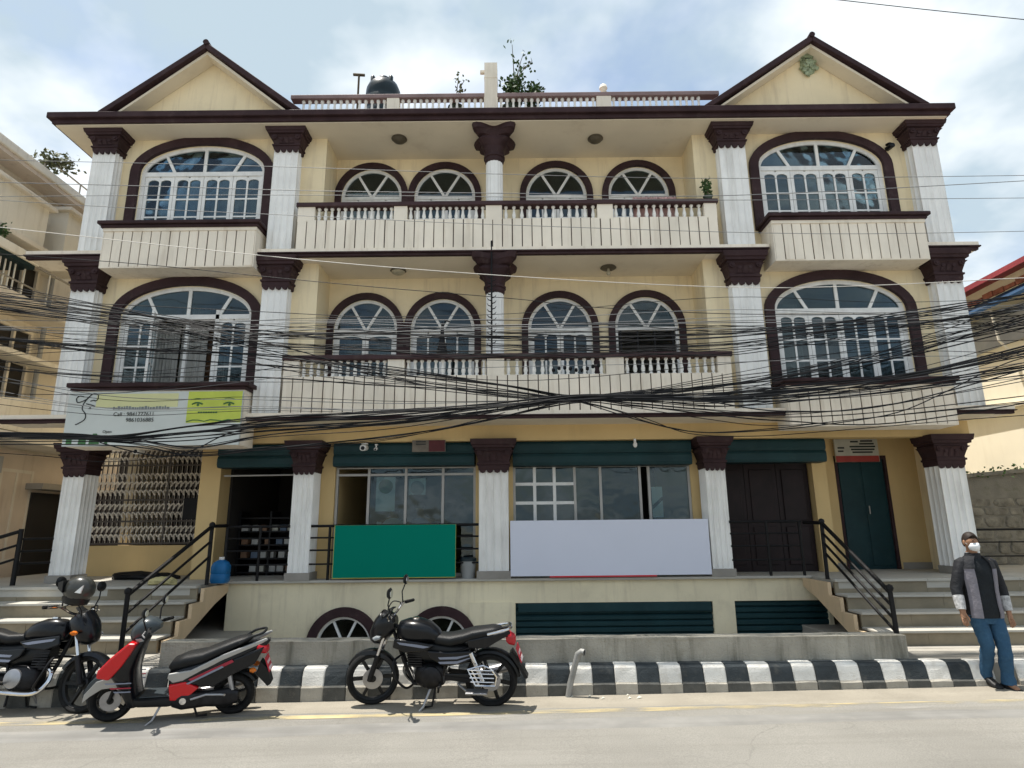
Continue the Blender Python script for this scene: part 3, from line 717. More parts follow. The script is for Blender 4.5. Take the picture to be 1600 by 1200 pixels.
# cornice, roof, gables --------------------------------------------
co = MB(); co.box(-7.90, 7.62, 9.20, 17.3, 8.665, 8.775); part('cornice', co, 'brown', bevel=.012)
co2 = MB(); co2.box(-7.83, 7.55, 9.26, 17.2, 8.59, 8.664); part('cornice_moulding', co2, 'brown')
so = MB(); so.box(-7.79, 7.51, 9.30, 17.1, 8.572, 8.589); part('eaves_soffit', so, 'soffit')
for x0, xa, x1, za, emb in ((-7.06, -5.33, -3.56, 10.17, False), (3.34, 5.35, 7.21, 10.20, True)):
    zb_ = 8.79
    PD = part('pediment', MB().prism([(x0 + .12, zb_), (x1 - .12, zb_), (xa, za - .06)], 9.56, 9.76), 'cream')
    sl = MB()
    for xe in (x0, x1):
        d = Vector((xa - xe, 0, za - zb_)); nrm = Vector((-d.z, 0, d.x)).normalized() * (.13 if xe == x0 else -.13)
        p = [(xe, zb_), (xa, za)]; a, b = Vector((xe, 0, zb_)), Vector((xa, 0, za))
        q = [(a.x, a.z), (b.x, b.z), (b.x, b.z - .125), (a.x + (.155 if xe == x0 else -.155), a.z + .002)]
        r_ = MB().prism(q, 9.22, 13.5); r_.build('roof_slab', 'brown', PD, bevel=.01)
        q2 = [(a.x + (.24 if xe == x0 else -.24), a.z + .004), (b.x, b.z - .128), (b.x, b.z - .19), (a.x + (.30 if xe == x0 else -.30), a.z + .004)]
        MB().prism(q2, 9.30, 9.555).build('verge_soffit', 'soffit', PD)
    MB().tube([(xa, 9.20, za - .01), (xa, 13.5, za - .01)], .05, 10).build('ridge_tile', 'brown', PD)
    if emb:
        em = MB(); rnd = random.Random(4); ez = 9.83; ex = 5.39
        em.body([(9.49, ex, ez, .02, .03), (9.50, ex, ez, .08, .10), (9.52, ex + .01, ez, .12, .16), (9.545, ex, ez, .14, .19), (9.56, ex, ez, .14, .19)], 14, 'z')
        em.v = [(v[0], v[2], v[1]) for v in em.v]
        for k in range(34):
            a = rnd.uniform(0, 6.28); r_ = rnd.uniform(.02, .17); em.lathe([(.004, -.03), (rnd.uniform(.02, .05), -.01), (.03, .02)], (ex + r_ * math.cos(a), 9.46 + r_ * .35, ez + r_ * 1.3 * math.sin(a)), 'y', 7)
        for k in range(7):
            t = -1.0 + 2.0 * k / 6; em.bar((ex - .05 + t * .1, 9.46, ez + .1), (ex - .05 + t * .17, 9.47, ez + .24), .035, .03)
        em.build('relief_ornament', 'emblem', PD)

# roof balustrade
RB = part('roof_parapet', MB().box(-3.9, 3.6, 9.58, 9.70, 8.776, 8.87), 'cream')
MB().box(-3.9, 3.75, 9.56, 9.72, 9.265, 9.345).build('cap_rail', 'cap_pale', RB, bevel=.01)
bm_ = baluster_mesh(9.266 - 8.87, .036)
pr_ = ((-3.9, -3.74), (-2.18, -1.96), (-.45, -.20), (1.56, 1.82), (3.45, 3.6))
for a, b in pr_[1:-1]: MB().box(a, b, 9.57, 9.71, 8.868, 9.27).build('pier', 'panel', RB)
for (a0, a1), (b0, b1) in zip(pr_[:-1], pr_[1:]):
    n = int((b0 - a1) / .105)
    for j in range(n): inst('baluster', bm_, (a1 + (b0 - a1) * (j + .5) / n, 9.64, 8.87), RB)
st_ = MB().box(-.44, -.21, 9.53, 9.76, 8.8, 9.95); st_.box(-.445, -.205, 9.525, 9.765, 9.63, 9.65); st_.box(-.52, -.44, 9.6, 9.66, 9.80, 9.85); st_.build('pillar_stub', 'panel', RB)
MB().lathe([(.05, 0), (.07, .03), (.03, .06), (.075, .12), (.06, .18), (.015, .22)], (1.70, 9.64, 9.346), n=12).build('finial', 'panel', RB, smooth=True)

# ground floor ------------------------------------------------------
part('beam', MB().box(XL, XR, YG, YG + .2, 3.165, 3.434), 'ochre')
part('porch_ceiling', MB().box(XL, XR, YB + .02, 13.0, 3.418, 3.4275), 'soffit')
pf = MB(); pf.box(-4.6, 4.6, 9.97, 13.5, .972, Z1); pf.box(-9.0, -4.6, 9.20, 13.5, .88, Z1 - .002); pf.box(4.6, 9.5, 9.20, 13.5, .88, Z1 - .002); part('platform', pf, 'tread', bevel=.008)
for bx_ in ((-5.24, -4.90, 10.42, 10.80), (-3.20, -2.96, 10.36, 13.0), (-.62, 0.0, 10.36, 13.0), (2.96, 3.46, 10.40, 13.0), (5.16, 5.40, 10.72, 13.0)): part('shop_pier', MB().box(*bx_, Z1, 3.42), 'ochre')
gw = MB(); gw.box(5.40, 5.80, 11.20, 11.35, Z1, 3.42); gw.box(6.74, XR, 11.20, 11.35, Z1, 3.42); gw.box(5.80, 6.74, 11.20, 11.35, 2.98, 3.42)
part('shop_wall', gw, 'ochre')
part('skirting', MB().box(6.78, XR - .2, 11.185, 11.20, Z1, 1.12), 'plinth'); part('skirting', MB().box(5.40, 5.78, 11.185, 11.20, Z1, 1.12), 'plinth')
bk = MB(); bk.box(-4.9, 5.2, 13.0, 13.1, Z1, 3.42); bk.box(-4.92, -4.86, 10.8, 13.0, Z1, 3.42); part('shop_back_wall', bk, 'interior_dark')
# rolled-up shutters
def shutter(x0, x1, y, z0, z1, n, mat='teal', box=True):
    S = part('roller_shutter', MB().box(x0, x1, y + .05, y + .30, z0, z1) if box else MB().box(x0, x1, y + .03, y + .06, z0, z1), 'teal_dark')
    h = (z1 - z0) / n
    me = MB().prism([(0, .004), (-.02, h * .25), (-.02, h * .75), (0, h - .004), (.03, h - .004), (.03, .004)], x0 - (x0 + x1) / 2, x1 - (x0 + x1) / 2, 'yz').mesh('slat', mat)
    for k in range(n): inst('slat', me, ((x0 + x1) / 2, y + (.022 if box else 0), z0 + k * h), S)
    return S
shutter(-4.86, -3.22, 10.16, 2.78, 3.16, 2); shutter(-2.95, -.63, 10.14, 2.78, 3.16, 2); shutter(.0, 2.94, 10.14, 2.76, 3.16, 2); shutter(3.46, 5.15, 10.14, 2.78, 3.16, 2)
# shop windows
def shop_window(x0, x1, zt, xs, zr, y=10.42):
    f = MB()
    for xx in xs: f.box(xx - .022, xx + .022, y, y + .06, Z1 + .05, zt)
    f.box(x0, x1, y + .003, y + .057, zt - .04, zt + .02); f.box(x0, x1, y + .003, y + .057, Z1, Z1 + .06); f.box(x0, x1, y + .003, y + .057, zr, zr + .04)
    W = part('shop_window', f, 'alu', bevel=.004)
    return W, y
W1, y_ = shop_window(-2.96, -.62, 2.80, (-2.94, -2.41, -1.79, -1.17, -.64), 2.64)
for a, b in ((-2.41, -1.79), (-1.79, -1.17), (-1.17, -.64)):
    MB().box(a + .02, b - .02, y_ + .026, y_ + .032, Z1 + .05, 2.64).build('pane', 'pane_clear', W1); MB().box(a + .02, b - .02, y_ + .026, y_ + .032, 2.68, 2.77).build('pane', 'pane_clear', W1)
W2, y_ = shop_window(.0, 2.96, 2.80, (.02, 1.03, 1.46, 2.12, 2.27, 2.94), 2.755)
gl = MB()
for xx in (.36, .69): gl.bar((xx, y_ + .02, Z1 + .06), (xx, y_ + .02, 2.76), .05, .04)
for zz_ in (1.55, 1.86, 2.17, 2.48): gl.bar((.04, y_ + .018, zz_), (1.01, y_ + .018, zz_), .04, .05, up=(0, 0, 1))
gl.build('window_grille', 'winwhite', W2)
for a, b in ((.02, 1.03), (1.03, 1.46), (1.46, 2.12), (2.27, 2.94)): MB().box(a + .02, b - .02, y_ + .026, y_ + .032, Z1 + .05, 2.755).build('pane', 'pane_clear', W2)
# dark wooden doors, green door
for k, (a, b) in enumerate(((3.48, 4.02), (4.03, 4.58), (4.59, 5.14))):
    D = part('wooden_door', MB().box(a, b, 10.86 + .004 * k, 10.90, Z1, 2.82), 'wood_red')
    for zz_ in ((1.12, 1.75), (1.85, 2.72)): MB().box(a + .08, b - .08, 10.845, 10.862, *zz_).build('door_panel', 'wood_red', D, bevel=.01)
D = part('green_door', MB().box(5.80, 6.74, 11.24, 11.29, Z1, 2.98), 'teal')
dm = MB().box(5.80, 5.85, 11.19, 11.24, Z1, 2.98); dm.box(6.69, 6.74, 11.19, 11.24, Z1, 2.98); dm.box(5.80, 6.74, 11.188, 11.24, 2.92, 2.982); dm.build('door_frame', 'brown', D)
for a, b in ((5.88, 6.25), (6.29, 6.66)):
    MB().box(a, b, 11.222, 11.24, Z1 + .06, 2.88).build('door_leaf', 'teal', D, bevel=.008)
MB().box(6.31, 6.33, 11.18, 11.222, 1.95, 2.09).build('door_handle', 'chrome', D)
# left porch: low wall and patterned iron gate
part('low_wall', MB().box(-7.9, -4.92, 11.42, 11.6, Z1, 1.53), 'ochre')
GT = thing('iron_gate', 'ornate brown and pale iron lattice gate above low wall in the left porch', 'gate', (-6.1, 11.45, 1.53))
fr = MB()
for zz_ in (1.55, 1.94, 2.10, 2.32, 2.95, 3.20): fr.box(-7.72, -4.95, 11.44, 11.47, zz_, zz_ + .03)
for xx in (-7.72, -6.34, -4.97): fr.box(xx, xx + .035, 11.435, 11.475, 1.54, 3.40)
fr.build('gate_frame', 'iron_gate', GT)
barm = MB().box(-.008, .008, -.008, .008, 0, 1.85).mesh('bar', 'iron_gate')
scr = MB()
for z0, s_ in ((.06, 1), (.20, -1), (.45, 1), (.60, -1), (.85, 1), (1.0, -1), (1.15, 1), (1.45, 1), (1.6, -1)):
    scr.tube([(s_ * .042 * math.cos(t) * (1 - t / 9), .0, z0 + .055 + .05 * math.sin(t)) for t in [k * .7 for k in range(8)]], .013, 5)
scr.tube([(0, .0, .02), (0, .0, 1.72)], .005, 5); scrm = scr.mesh('scroll', 'gate_pale')
fr = MB().box(-6.0, -5.30, 11.43, 11.445, 1.98, 2.36); fr.build('dark_opening', 'iron', GT)  # black sheet put in for the dark opening seen in the gate
for k in range(30):
    xx = -7.66 + k * .0895; inst('bar', barm, (xx, 11.455, 1.55), GT); inst('scroll', scrm, (xx + .035, 11.45, 1.56), GT)
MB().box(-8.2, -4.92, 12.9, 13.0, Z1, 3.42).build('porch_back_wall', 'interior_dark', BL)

# basement front ----------------------------------------------------
mb = MB(); ops = [(-2.61, .43, -1.0, .04, .43), (-1.12, .43, -1.0, .04, .43)]
wall_arch(mb, -4.45, .02, -1.2, .97, YG, .2, ops); mb.box(.02, 4.9, YG, YG + .2, .64, .97); mb.box(3.06, 3.40, YG, YG + .2, -1.2, .64); mb.box(4.84, 4.9, YG, YG + .2, -1.2, .64); mb.box(-.70, .0, YG - .02, YG, -1.2, .66)
part('basement_wall', mb, 'basement')
for cx, a, zb, zs, b in ops:
    W = part('basement_window', trim(MB(), cx, zb, zs, a, b, .14, YG - .05, YG + .003), 'brown')
    f = trim(MB(), cx, zb, zs, a - .04, b - .04, .045, YG + .02, YG + .08)
    for ang in (64, 116): f.bar((cx + .06 * math.cos(R(ang)), YG + .05, zs + .06 * math.sin(R(ang))), (cx + .4 * math.cos(R(ang)), YG + .05, zs + .4 * math.sin(R(ang))), .04, .035)
    f.bar((cx - .4, YG + .05, zs), (cx + .4, YG + .05, zs), .05, .04, up=(0, 1, 0)); f.build('frame', 'winwhite', W)
    poly = [(cx + .4 * math.cos(R(180 - 180 * t / 20)), zs + .4 * math.sin(R(180 * t / 20))) for t in range(21)] + [(cx + .4, zb), (cx - .4, zb)]
    MB().prism(poly, YG + .05, YG + .054).build('pane', 'pane', W)
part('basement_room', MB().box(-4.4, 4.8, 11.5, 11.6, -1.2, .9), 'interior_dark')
shutter(.02, 3.06, YG + .06, -1.1, .64, 19, 'teal', False); shutter(3.40, 4.84, YG + .06, -1.1, .64, 19, 'teal', False)
part('shutter_hood', MB().box(.06, 3.04, YG - .005, YG + .06, .50, .635), 'teal', bevel=.01)

# stairs ------------------------------------------------------------
def staircase(x0, x1, label, cheek_x):
    S = thing('staircase', label, 'stairs', ((x0 + x1) / 2, 8.6, .28))
    zs_ = (.28, .4625, .645, .8275, 1.008); ys = (8.30, 8.60, 8.90, 9.20)
    for k in range(4):
        y0, za, zb_ = ys[k], zs_[k], zs_[k + 1]
        n = max(1, int((x1 - x0) / .62)); 
        for j in range(n):
            a, b = x0 + (x1 - x0) * j / n, x0 + (x1 - x0) * (j + 1) / n
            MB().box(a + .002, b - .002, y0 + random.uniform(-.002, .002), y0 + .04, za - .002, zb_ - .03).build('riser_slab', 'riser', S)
        n2 = max(1, int((x1 - x0) / 1.3))
        for j in range(n2):
            a, b = x0 + (x1 - x0) * j / n2, x0 + (x1 - x0) * (j + 1) / n2
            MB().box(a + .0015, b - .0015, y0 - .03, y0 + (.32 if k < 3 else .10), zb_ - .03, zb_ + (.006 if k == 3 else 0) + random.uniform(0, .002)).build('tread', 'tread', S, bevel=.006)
    t = .05; sg = 1 if cheek_x > 0 else -1
    poly = [(8.30, .16), (8.30, .4325), (8.60, .4325), (8.60, .615), (8.90, .615), (8.90, .7975), (9.20, .7975), (9.20, .975), (9.97, .975), (9.97, .86), (9.55, .72)]
    MB().prism(poly, min(cheek_x, cheek_x - sg * t), max(cheek_x, cheek_x - sg * t), 'yz').build('cheek_wall', 'cheek', S)
    MB().add([(x0, 8.31, .14), (x1, 8.31, .14), (x1, 9.5, .68), (x0, 9.5, .68), (x0, 9.98, .85), (x1, 9.98, .85)], [(0, 1, 2, 3), (3, 2, 5, 4)]).build('stair_underside', 'cheek', S)
    return S
staircase(-9.6, -4.50, 'wide stone stairs with pale nosings behind the parked scooter, up to the left porch', -4.45)
staircase(4.55, 9.8, 'wide stone stairs with pale nosings behind the walking man, up to the green door', 4.50)
CABLES = [
  ('g',0.006,8.3,[(-8.88,7.35),(-5.27,7.146),(-2.85,7.011),(0.03,6.882),(3.38,6.844),(8.84,6.879)],'s'),
  ('g',0.007,8.0,[(-8.47,6.731),(-5.03,6.55),(-2.73,6.463),(0.03,6.442),(3.24,6.426),(8.51,6.622)],'s'),
  ('g',0.006,8.6,[(-9.07,6.916),(-6.56,6.66),(-2.9,6.382),(-0.17,6.224),(4.68,6.097),(8.95,6.123)],'s'),
  ('g',0.006,8.4,[(-8.85,6.754),(-3.82,6.644),(0.03,6.569),(2.91,6.537),(8.86,6.555)],'s'),
  ('b',0.007,6.8,[(4.29,8.639),(5.78,8.408),(7.73,8.094)],'s'),
  ('w',0.008,8.5,[(-8.86,6.374),(-3.79,5.745),(-0.51,5.455),(2.91,5.226),(5.17,5.192),(8.67,5.304)],'s'),
  ('b',0.007,8.2,[(-8.46,5.757),(-5.47,5.477),(-3.19,5.217),(-1.92,5.087),(0.07,4.912),(1.09,4.797),(3.06,4.69),(5.38,4.656),(8.22,4.541)],'s'),
  ('b',0.007,8.1,[(-8.2,4.972),(-5.77,4.833),(-3.54,4.696),(-1.41,4.581),(0.89,4.538),(2.91,4.396),(4.41,4.472),(8.15,4.618)],'s'),
  ('b',0.009,7.6,[(7.52,3.9),(6.52,3.809),(5.92,3.605),(5.48,3.402),(4.79,3.123),(3.97,2.994),(3.17,2.922),(2.3,2.915),(1.59,3.075),(0.76,3.344),(-0.0,3.459)],'s'),
  ('b',0.008,7.9,[(0.33,3.471),(0.79,3.398),(1.33,3.273),(1.74,3.117),(2.14,3.013),(2.55,2.958),(3.38,3.0),(4.39,3.098),(7.69,3.403)],'s'),
  ('b',0.007,7.9,[(-0.0,3.27),(0.79,3.381),(1.66,3.169),(2.3,2.944),(3.12,2.903),(4.12,2.959),(5.79,3.084),(7.64,3.191)],'s'),
  ('b',0.01,7.7,[(-5.23,2.877),(-4.77,2.752),(-4.36,2.692),(-4.01,2.785),(-3.63,2.974),(-3.08,3.099)],'s'),
  ('b',0.006,7.9,[(-7.58,2.846),(-6.08,2.732),(-5.08,2.64),(-3.86,2.743),(-2.64,2.779),(-1.65,2.868),(-0.83,3.026),(-0.09,3.22)],'s'),
  ('b',0.007,8.19,[(-8.29,5.018),(-6.27,4.791),(-4.9,4.584),(-3.54,4.358),(-2.12,4.311),(-0.44,4.231),(1.15,4.145),(2.92,4.233),(4.45,4.418),(5.8,4.528),(8.29,4.88)],'A'),
  ('b',0.008,8.14,[(-8.24,4.98),(-6.21,4.635),(-4.86,4.46),(-3.51,4.211),(-2.1,4.169),(-0.43,4.099),(1.14,4.122),(2.89,4.087),(4.41,4.33),(5.76,4.481),(8.21,4.773)],'A'),
  ('b',0.008,7.88,[(-7.98,4.898),(-6.02,4.591),(-4.71,4.437),(-3.41,4.222),(-2.04,4.118),(-0.42,3.994),(1.11,4.081),(2.8,3.99),(4.27,4.194),(5.58,4.396),(7.96,4.712)],'A'),
  ('b',0.011,7.85,[(-7.97,4.974),(-6.02,4.733),(-4.71,4.594),(-3.41,4.389),(-2.04,4.318),(-0.42,4.253),(1.11,4.205),(2.81,4.223),(4.27,4.355),(5.57,4.463),(7.98,4.936)],'A'),
  ('b',0.007,7.83,[(-7.95,4.988),(-6.01,4.763),(-4.69,4.532),(-3.4,4.412),(-2.03,4.326),(-0.42,4.191),(1.11,4.22),(2.81,4.296),(4.27,4.42),(5.57,4.517),(7.98,4.994)],'A'),
  ('b',0.011,8.18,[(-8.31,5.162),(-6.29,4.933),(-4.91,4.69),(-3.55,4.461),(-2.12,4.44),(-0.44,4.415),(1.16,4.316),(2.93,4.333),(4.46,4.48),(5.82,4.652),(8.33,5.083)],'A'),
  ('b',0.007,7.91,[(-8.03,4.998),(-6.05,4.653),(-4.74,4.522),(-3.42,4.269),(-2.05,4.227),(-0.42,4.153),(1.11,4.128),(2.82,4.091),(4.3,4.324),(5.61,4.439),(8.02,4.83)],'A'),
  ('b',0.008,7.94,[(-8.08,5.084),(-6.11,4.839),(-4.77,4.619),(-3.45,4.398),(-2.06,4.266),(-0.42,4.301),(1.12,4.164),(2.84,4.195),(4.32,4.35),(5.65,4.568),(8.09,5.003)],'A'),
  ('b',0.011,7.83,[(-7.96,5.028),(-6.01,4.746),(-4.7,4.588),(-3.4,4.327),(-2.03,4.326),(-0.42,4.219),(1.11,4.151),(2.8,4.17),(4.26,4.356),(5.58,4.566),(7.96,4.905)],'A'),
  ('b',0.006,8.1,[(-8.19,4.902),(-6.19,4.659),(-4.83,4.441),(-3.49,4.208),(-2.09,4.175),(-0.43,4.166),(1.14,4.005),(2.89,4.133),(4.38,4.25),(5.72,4.403),(8.21,4.873)],'A'),
  ('b',0.011,7.9,[(-8.0,4.927),(-6.04,4.625),(-4.72,4.448),(-3.41,4.221),(-2.04,4.105),(-0.42,4.055),(1.11,4.072),(2.81,4.093),(4.29,4.285),(5.59,4.39),(8.0,4.784)],'A'),
  ('b',0.011,8.13,[(-8.25,5.075),(-6.23,4.797),(-4.87,4.598),(-3.53,4.437),(-2.11,4.328),(-0.43,4.336),(1.15,4.232),(2.91,4.27),(4.42,4.4),(5.78,4.61),(8.26,4.971)],'A'),
  ('b',0.007,8.13,[(-8.22,4.945),(-6.22,4.699),(-4.86,4.525),(-3.51,4.251),(-2.1,4.22),(-0.43,4.221),(1.14,4.142),(2.9,4.16),(4.42,4.363),(5.76,4.474),(8.24,4.91)],'A'),
  ('b',0.007,8.11,[(-8.21,4.972),(-6.2,4.706),(-4.84,4.466),(-3.5,4.228),(-2.1,4.168),(-0.43,4.078),(1.14,4.032),(2.89,4.128),(4.39,4.224),(5.74,4.433),(8.21,4.828)],'A'),
  ('b',0.006,7.79,[(-7.73,4.075),(-5.4,3.692),(-3.32,3.627),(-1.66,3.594),(-0.0,3.44),(0.78,3.342),(1.65,3.375),(2.72,3.394),(4.13,3.511),(5.41,3.699),(7.77,4.207)],'B'),
  ('b',0.012,8.1,[(-8.12,4.587),(-5.67,4.172),(-3.47,3.958),(-1.73,3.799),(-0.0,3.6),(0.81,3.441),(1.72,3.518),(2.84,3.591),(4.32,3.773),(5.67,4.098),(8.21,4.918)],'B'),
  ('b',0.009,7.82,[(-7.81,4.379),(-5.49,4.168),(-3.36,4.038),(-1.67,3.795),(-0.0,3.524),(0.78,3.391),(1.66,3.463),(2.74,3.543),(4.18,3.766),(5.48,4.021),(7.89,4.66)],'B'),
  ('b',0.006,7.97,[(-7.9,4.097),(-5.54,3.802),(-3.41,3.837),(-1.7,3.718),(-0.0,3.498),(0.8,3.395),(1.69,3.435),(2.78,3.453),(4.24,3.648),(5.54,3.78),(7.97,4.368)],'B'),
  ('b',0.006,8.06,[(-8.06,4.481),(-5.66,4.223),(-3.46,4.024),(-1.72,3.852),(-0.0,3.606),(0.81,3.467),(1.71,3.539),(2.83,3.613),(4.32,3.894),(5.66,4.167),(8.21,5.058)],'B'),
  ('b',0.007,8.0,[(-8.0,4.449),(-5.61,4.169),(-3.44,4.049),(-1.71,3.823),(-0.0,3.592),(0.8,3.431),(1.69,3.48),(2.8,3.571),(4.26,3.697),(5.61,4.116),(8.08,4.742)],'B'),
  ('b',0.006,7.85,[(-7.81,4.208),(-5.46,3.806),(-3.37,3.88),(-1.67,3.669),(-0.0,3.48),(0.79,3.391),(1.66,3.408),(2.75,3.487),(4.18,3.581),(5.46,3.804),(7.88,4.443)],'B'),
  ('b',0.012,8.07,[(-7.98,4.044),(-5.61,3.833),(-3.45,3.777),(-1.72,3.632),(-0.0,3.523),(0.81,3.402),(1.7,3.41),(2.82,3.469),(4.29,3.6),(5.6,3.771),(8.06,4.346)],'B'),
  ('b',0.009,7.94,[(-7.96,4.553),(-5.56,4.13),(-3.42,4.088),(-1.7,3.91),(-0.0,3.6),(0.8,3.436),(1.68,3.493),(2.79,3.596),(4.24,3.785),(5.59,4.233),(8.08,5.007)],'B'),
  ('b',0.012,8.11,[(-8.11,4.49),(-5.7,4.257),(-3.49,4.099),(-1.74,3.872),(-0.0,3.604),(0.81,3.47),(1.72,3.521),(2.84,3.597),(4.34,3.844),(5.68,4.06),(8.17,4.659)],'B'),
  ('b',0.01,7.74,[(-7.46,3.009),(-5.75,2.976),(-5.02,2.917),(-4.06,2.997),(-3.09,3.066),(-1.63,3.131),(-0.33,3.282),(0.78,3.353),(1.64,3.377),(2.7,3.329),(3.94,3.456),(5.37,3.653),(7.7,4.097)],'C'),
  ('b',0.012,7.78,[(-7.5,3.047),(-5.79,3.002),(-5.05,2.953),(-4.08,3.08),(-3.11,3.156),(-1.64,3.235),(-0.33,3.301),(0.78,3.397),(1.64,3.391),(2.72,3.42),(3.96,3.484),(5.4,3.711),(7.77,4.287)],'C'),
  ('b',0.012,7.72,[(-7.45,3.042),(-5.75,2.998),(-5.01,2.959),(-4.05,3.07),(-3.09,3.174),(-1.63,3.207),(-0.33,3.295),(0.78,3.394),(1.63,3.387),(2.7,3.415),(3.94,3.533),(5.36,3.694),(7.7,4.188)],'C'),
  ('b',0.01,7.99,[(-7.71,3.088),(-5.94,3.025),(-5.18,2.985),(-4.2,3.128),(-3.19,3.148),(-1.69,3.24),(-0.34,3.34),(0.8,3.427),(1.69,3.454),(2.79,3.438),(4.07,3.527),(5.54,3.708),(7.96,4.26)],'C'),
  ('b',0.012,7.76,[(-7.47,2.985),(-5.76,2.955),(-5.03,2.9),(-4.06,2.988),(-3.1,3.056),(-1.63,3.066),(-0.33,3.251),(0.78,3.34),(1.64,3.362),(2.7,3.301),(3.93,3.337),(5.35,3.503),(7.66,3.884)],'C'),
  ('b',0.008,7.95,[(-7.67,3.037),(-5.91,2.998),(-5.16,2.946),(-4.17,3.002),(-3.18,3.132),(-1.68,3.189),(-0.34,3.308),(0.8,3.4),(1.68,3.396),(2.77,3.357),(4.04,3.473),(5.5,3.606),(7.88,4.049)],'C'),
  ('b',0.01,7.78,[(-7.5,2.977),(-5.78,2.948),(-5.04,2.894),(-4.07,2.911),(-3.1,3.032),(-1.64,3.08),(-0.33,3.219),(0.78,3.344),(1.64,3.351),(2.71,3.254),(3.94,3.332),(5.37,3.465),(7.66,3.757)],'C'),
  ('b',0.01,7.88,[(-7.6,3.033),(-5.86,2.983),(-5.11,2.922),(-4.13,2.974),(-3.14,3.035),(-1.66,3.149),(-0.34,3.257),(0.79,3.365),(1.67,3.39),(2.75,3.36),(4.0,3.407),(5.45,3.562),(7.79,3.902)],'C'),
  ('b',0.012,7.83,[(-7.55,3.027),(-5.82,2.971),(-5.08,2.94),(-4.1,2.996),(-3.13,3.135),(-1.65,3.178),(-0.33,3.278),(0.79,3.387),(1.65,3.379),(2.73,3.369),(3.98,3.465),(5.41,3.589),(7.74,3.948)],'C'),
  ('b',0.012,7.77,[(-7.5,3.037),(-5.78,2.985),(-5.04,2.942),(-4.07,3.002),(-3.1,3.077),(-1.64,3.197),(-0.33,3.268),(0.78,3.38),(1.64,3.382),(2.71,3.348),(3.95,3.429),(5.39,3.665),(7.72,4.072)],'C'),
  ('b',0.008,7.87,[(-7.58,3.025),(-5.85,2.974),(-5.1,2.929),(-4.12,3.005),(-3.13,3.011),(-1.66,3.113),(-0.34,3.269),(0.79,3.388),(1.66,3.376),(2.74,3.295),(4.0,3.426),(5.44,3.613),(7.77,3.881)],'C'),
  ('b',0.006,7.91,[(-7.62,3.011),(-5.88,2.977),(-5.13,2.938),(-4.14,2.945),(-3.15,3.042),(-1.67,3.125),(-0.34,3.269),(0.79,3.371),(1.67,3.384),(2.75,3.361),(4.01,3.38),(5.45,3.505),(7.82,3.955)],'C'),
  ('b',0.006,7.89,[(-7.61,3.065),(-5.87,2.993),(-5.12,2.945),(-4.14,3.071),(-3.16,3.161),(-1.67,3.227),(-0.34,3.306),(0.79,3.389),(1.67,3.413),(2.75,3.407),(4.02,3.506),(5.46,3.617),(7.88,4.273)],'C'),
  ('b',0.007,7.96,[(-7.66,2.979),(-5.16,2.953),(-4.15,2.827),(-3.17,2.964),(-1.67,3.092),(-0.51,3.227),(0.8,3.422),(1.51,3.375),(2.51,3.279),(3.51,3.224),(5.03,3.313),(7.85,3.866)],'D'),
  ('b',0.007,7.96,[(-7.64,2.915),(-5.15,2.893),(-4.14,2.724),(-3.15,2.786),(-1.67,2.9),(-0.51,3.097),(0.8,3.364),(1.51,3.317),(2.5,3.153),(3.49,3.049),(5.01,3.165),(7.74,3.401)],'D'),
  ('b',0.011,8.03,[(-7.71,2.925),(-5.2,2.881),(-4.18,2.735),(-3.18,2.819),(-1.68,2.954),(-0.51,3.112),(0.8,3.392),(1.52,3.33),(2.53,3.191),(3.53,3.09),(5.04,3.057),(7.83,3.485)],'D'),
  ('b',0.011,7.71,[(-7.42,2.948),(-5.0,2.91),(-4.02,2.802),(-3.07,2.954),(-1.62,3.072),(-0.49,3.182),(0.77,3.381),(1.46,3.337),(2.44,3.291),(3.4,3.16),(4.87,3.254),(7.64,3.982)],'D'),
  ('b',0.009,8.03,[(-7.71,2.925),(-5.2,2.919),(-4.18,2.774),(-3.18,2.841),(-1.68,2.954),(-0.51,3.149),(0.8,3.394),(1.52,3.347),(2.53,3.251),(3.54,3.159),(5.06,3.222),(7.83,3.514)],'D'),
  ('b',0.007,7.69,[(-7.39,2.911),(-4.98,2.897),(-4.0,2.762),(-3.06,2.896),(-1.61,2.984),(-0.49,3.151),(0.77,3.363),(1.46,3.31),(2.43,3.218),(3.39,3.147),(4.86,3.271),(7.56,3.71)],'D'),
  ('g',0.006,8.05,[(-7.97,4.063),(-5.47,3.544),(-3.41,3.45),(-1.36,3.376),(0.81,3.426),(2.81,3.504),(4.71,3.614),(7.96,4.024)],'E'),
  ('g',0.005,8.12,[(-7.96,3.718),(-5.49,3.375),(-3.43,3.358),(-1.37,3.32),(0.81,3.41),(2.83,3.394),(4.73,3.498),(7.98,3.827)],'E'),
  ('g',0.005,7.88,[(-7.73,3.699),(-5.33,3.355),(-3.33,3.339),(-1.33,3.237),(0.79,3.368),(2.75,3.402),(4.59,3.425),(7.75,3.745)],'E'),
  ('g',0.005,8.16,[(-8.03,3.874),(-5.52,3.409),(-3.45,3.393),(-1.38,3.316),(0.82,3.404),(2.85,3.447),(4.76,3.53),(8.06,3.966)],'E'),
  ('b',0.005,8.02,[(-7.84,3.589),(-5.41,3.284),(-3.39,3.31),(-1.35,3.257),(0.8,3.373),(2.79,3.358),(4.67,3.483),(7.88,3.749)],'E'),
  ('b',0.005,7.96,[(-7.87,3.998),(-5.4,3.482),(-3.38,3.485),(-1.35,3.388),(0.8,3.396),(2.79,3.528),(4.65,3.575),(7.93,4.21)],'E'),
  ('b',0.008,8.04,[(-8.19,5.197),(-5.26,4.614),(-3.02,4.076),(-1.28,3.67),(0.81,3.446),(2.82,3.599),(4.75,3.996),(8.09,4.596)],'F'),
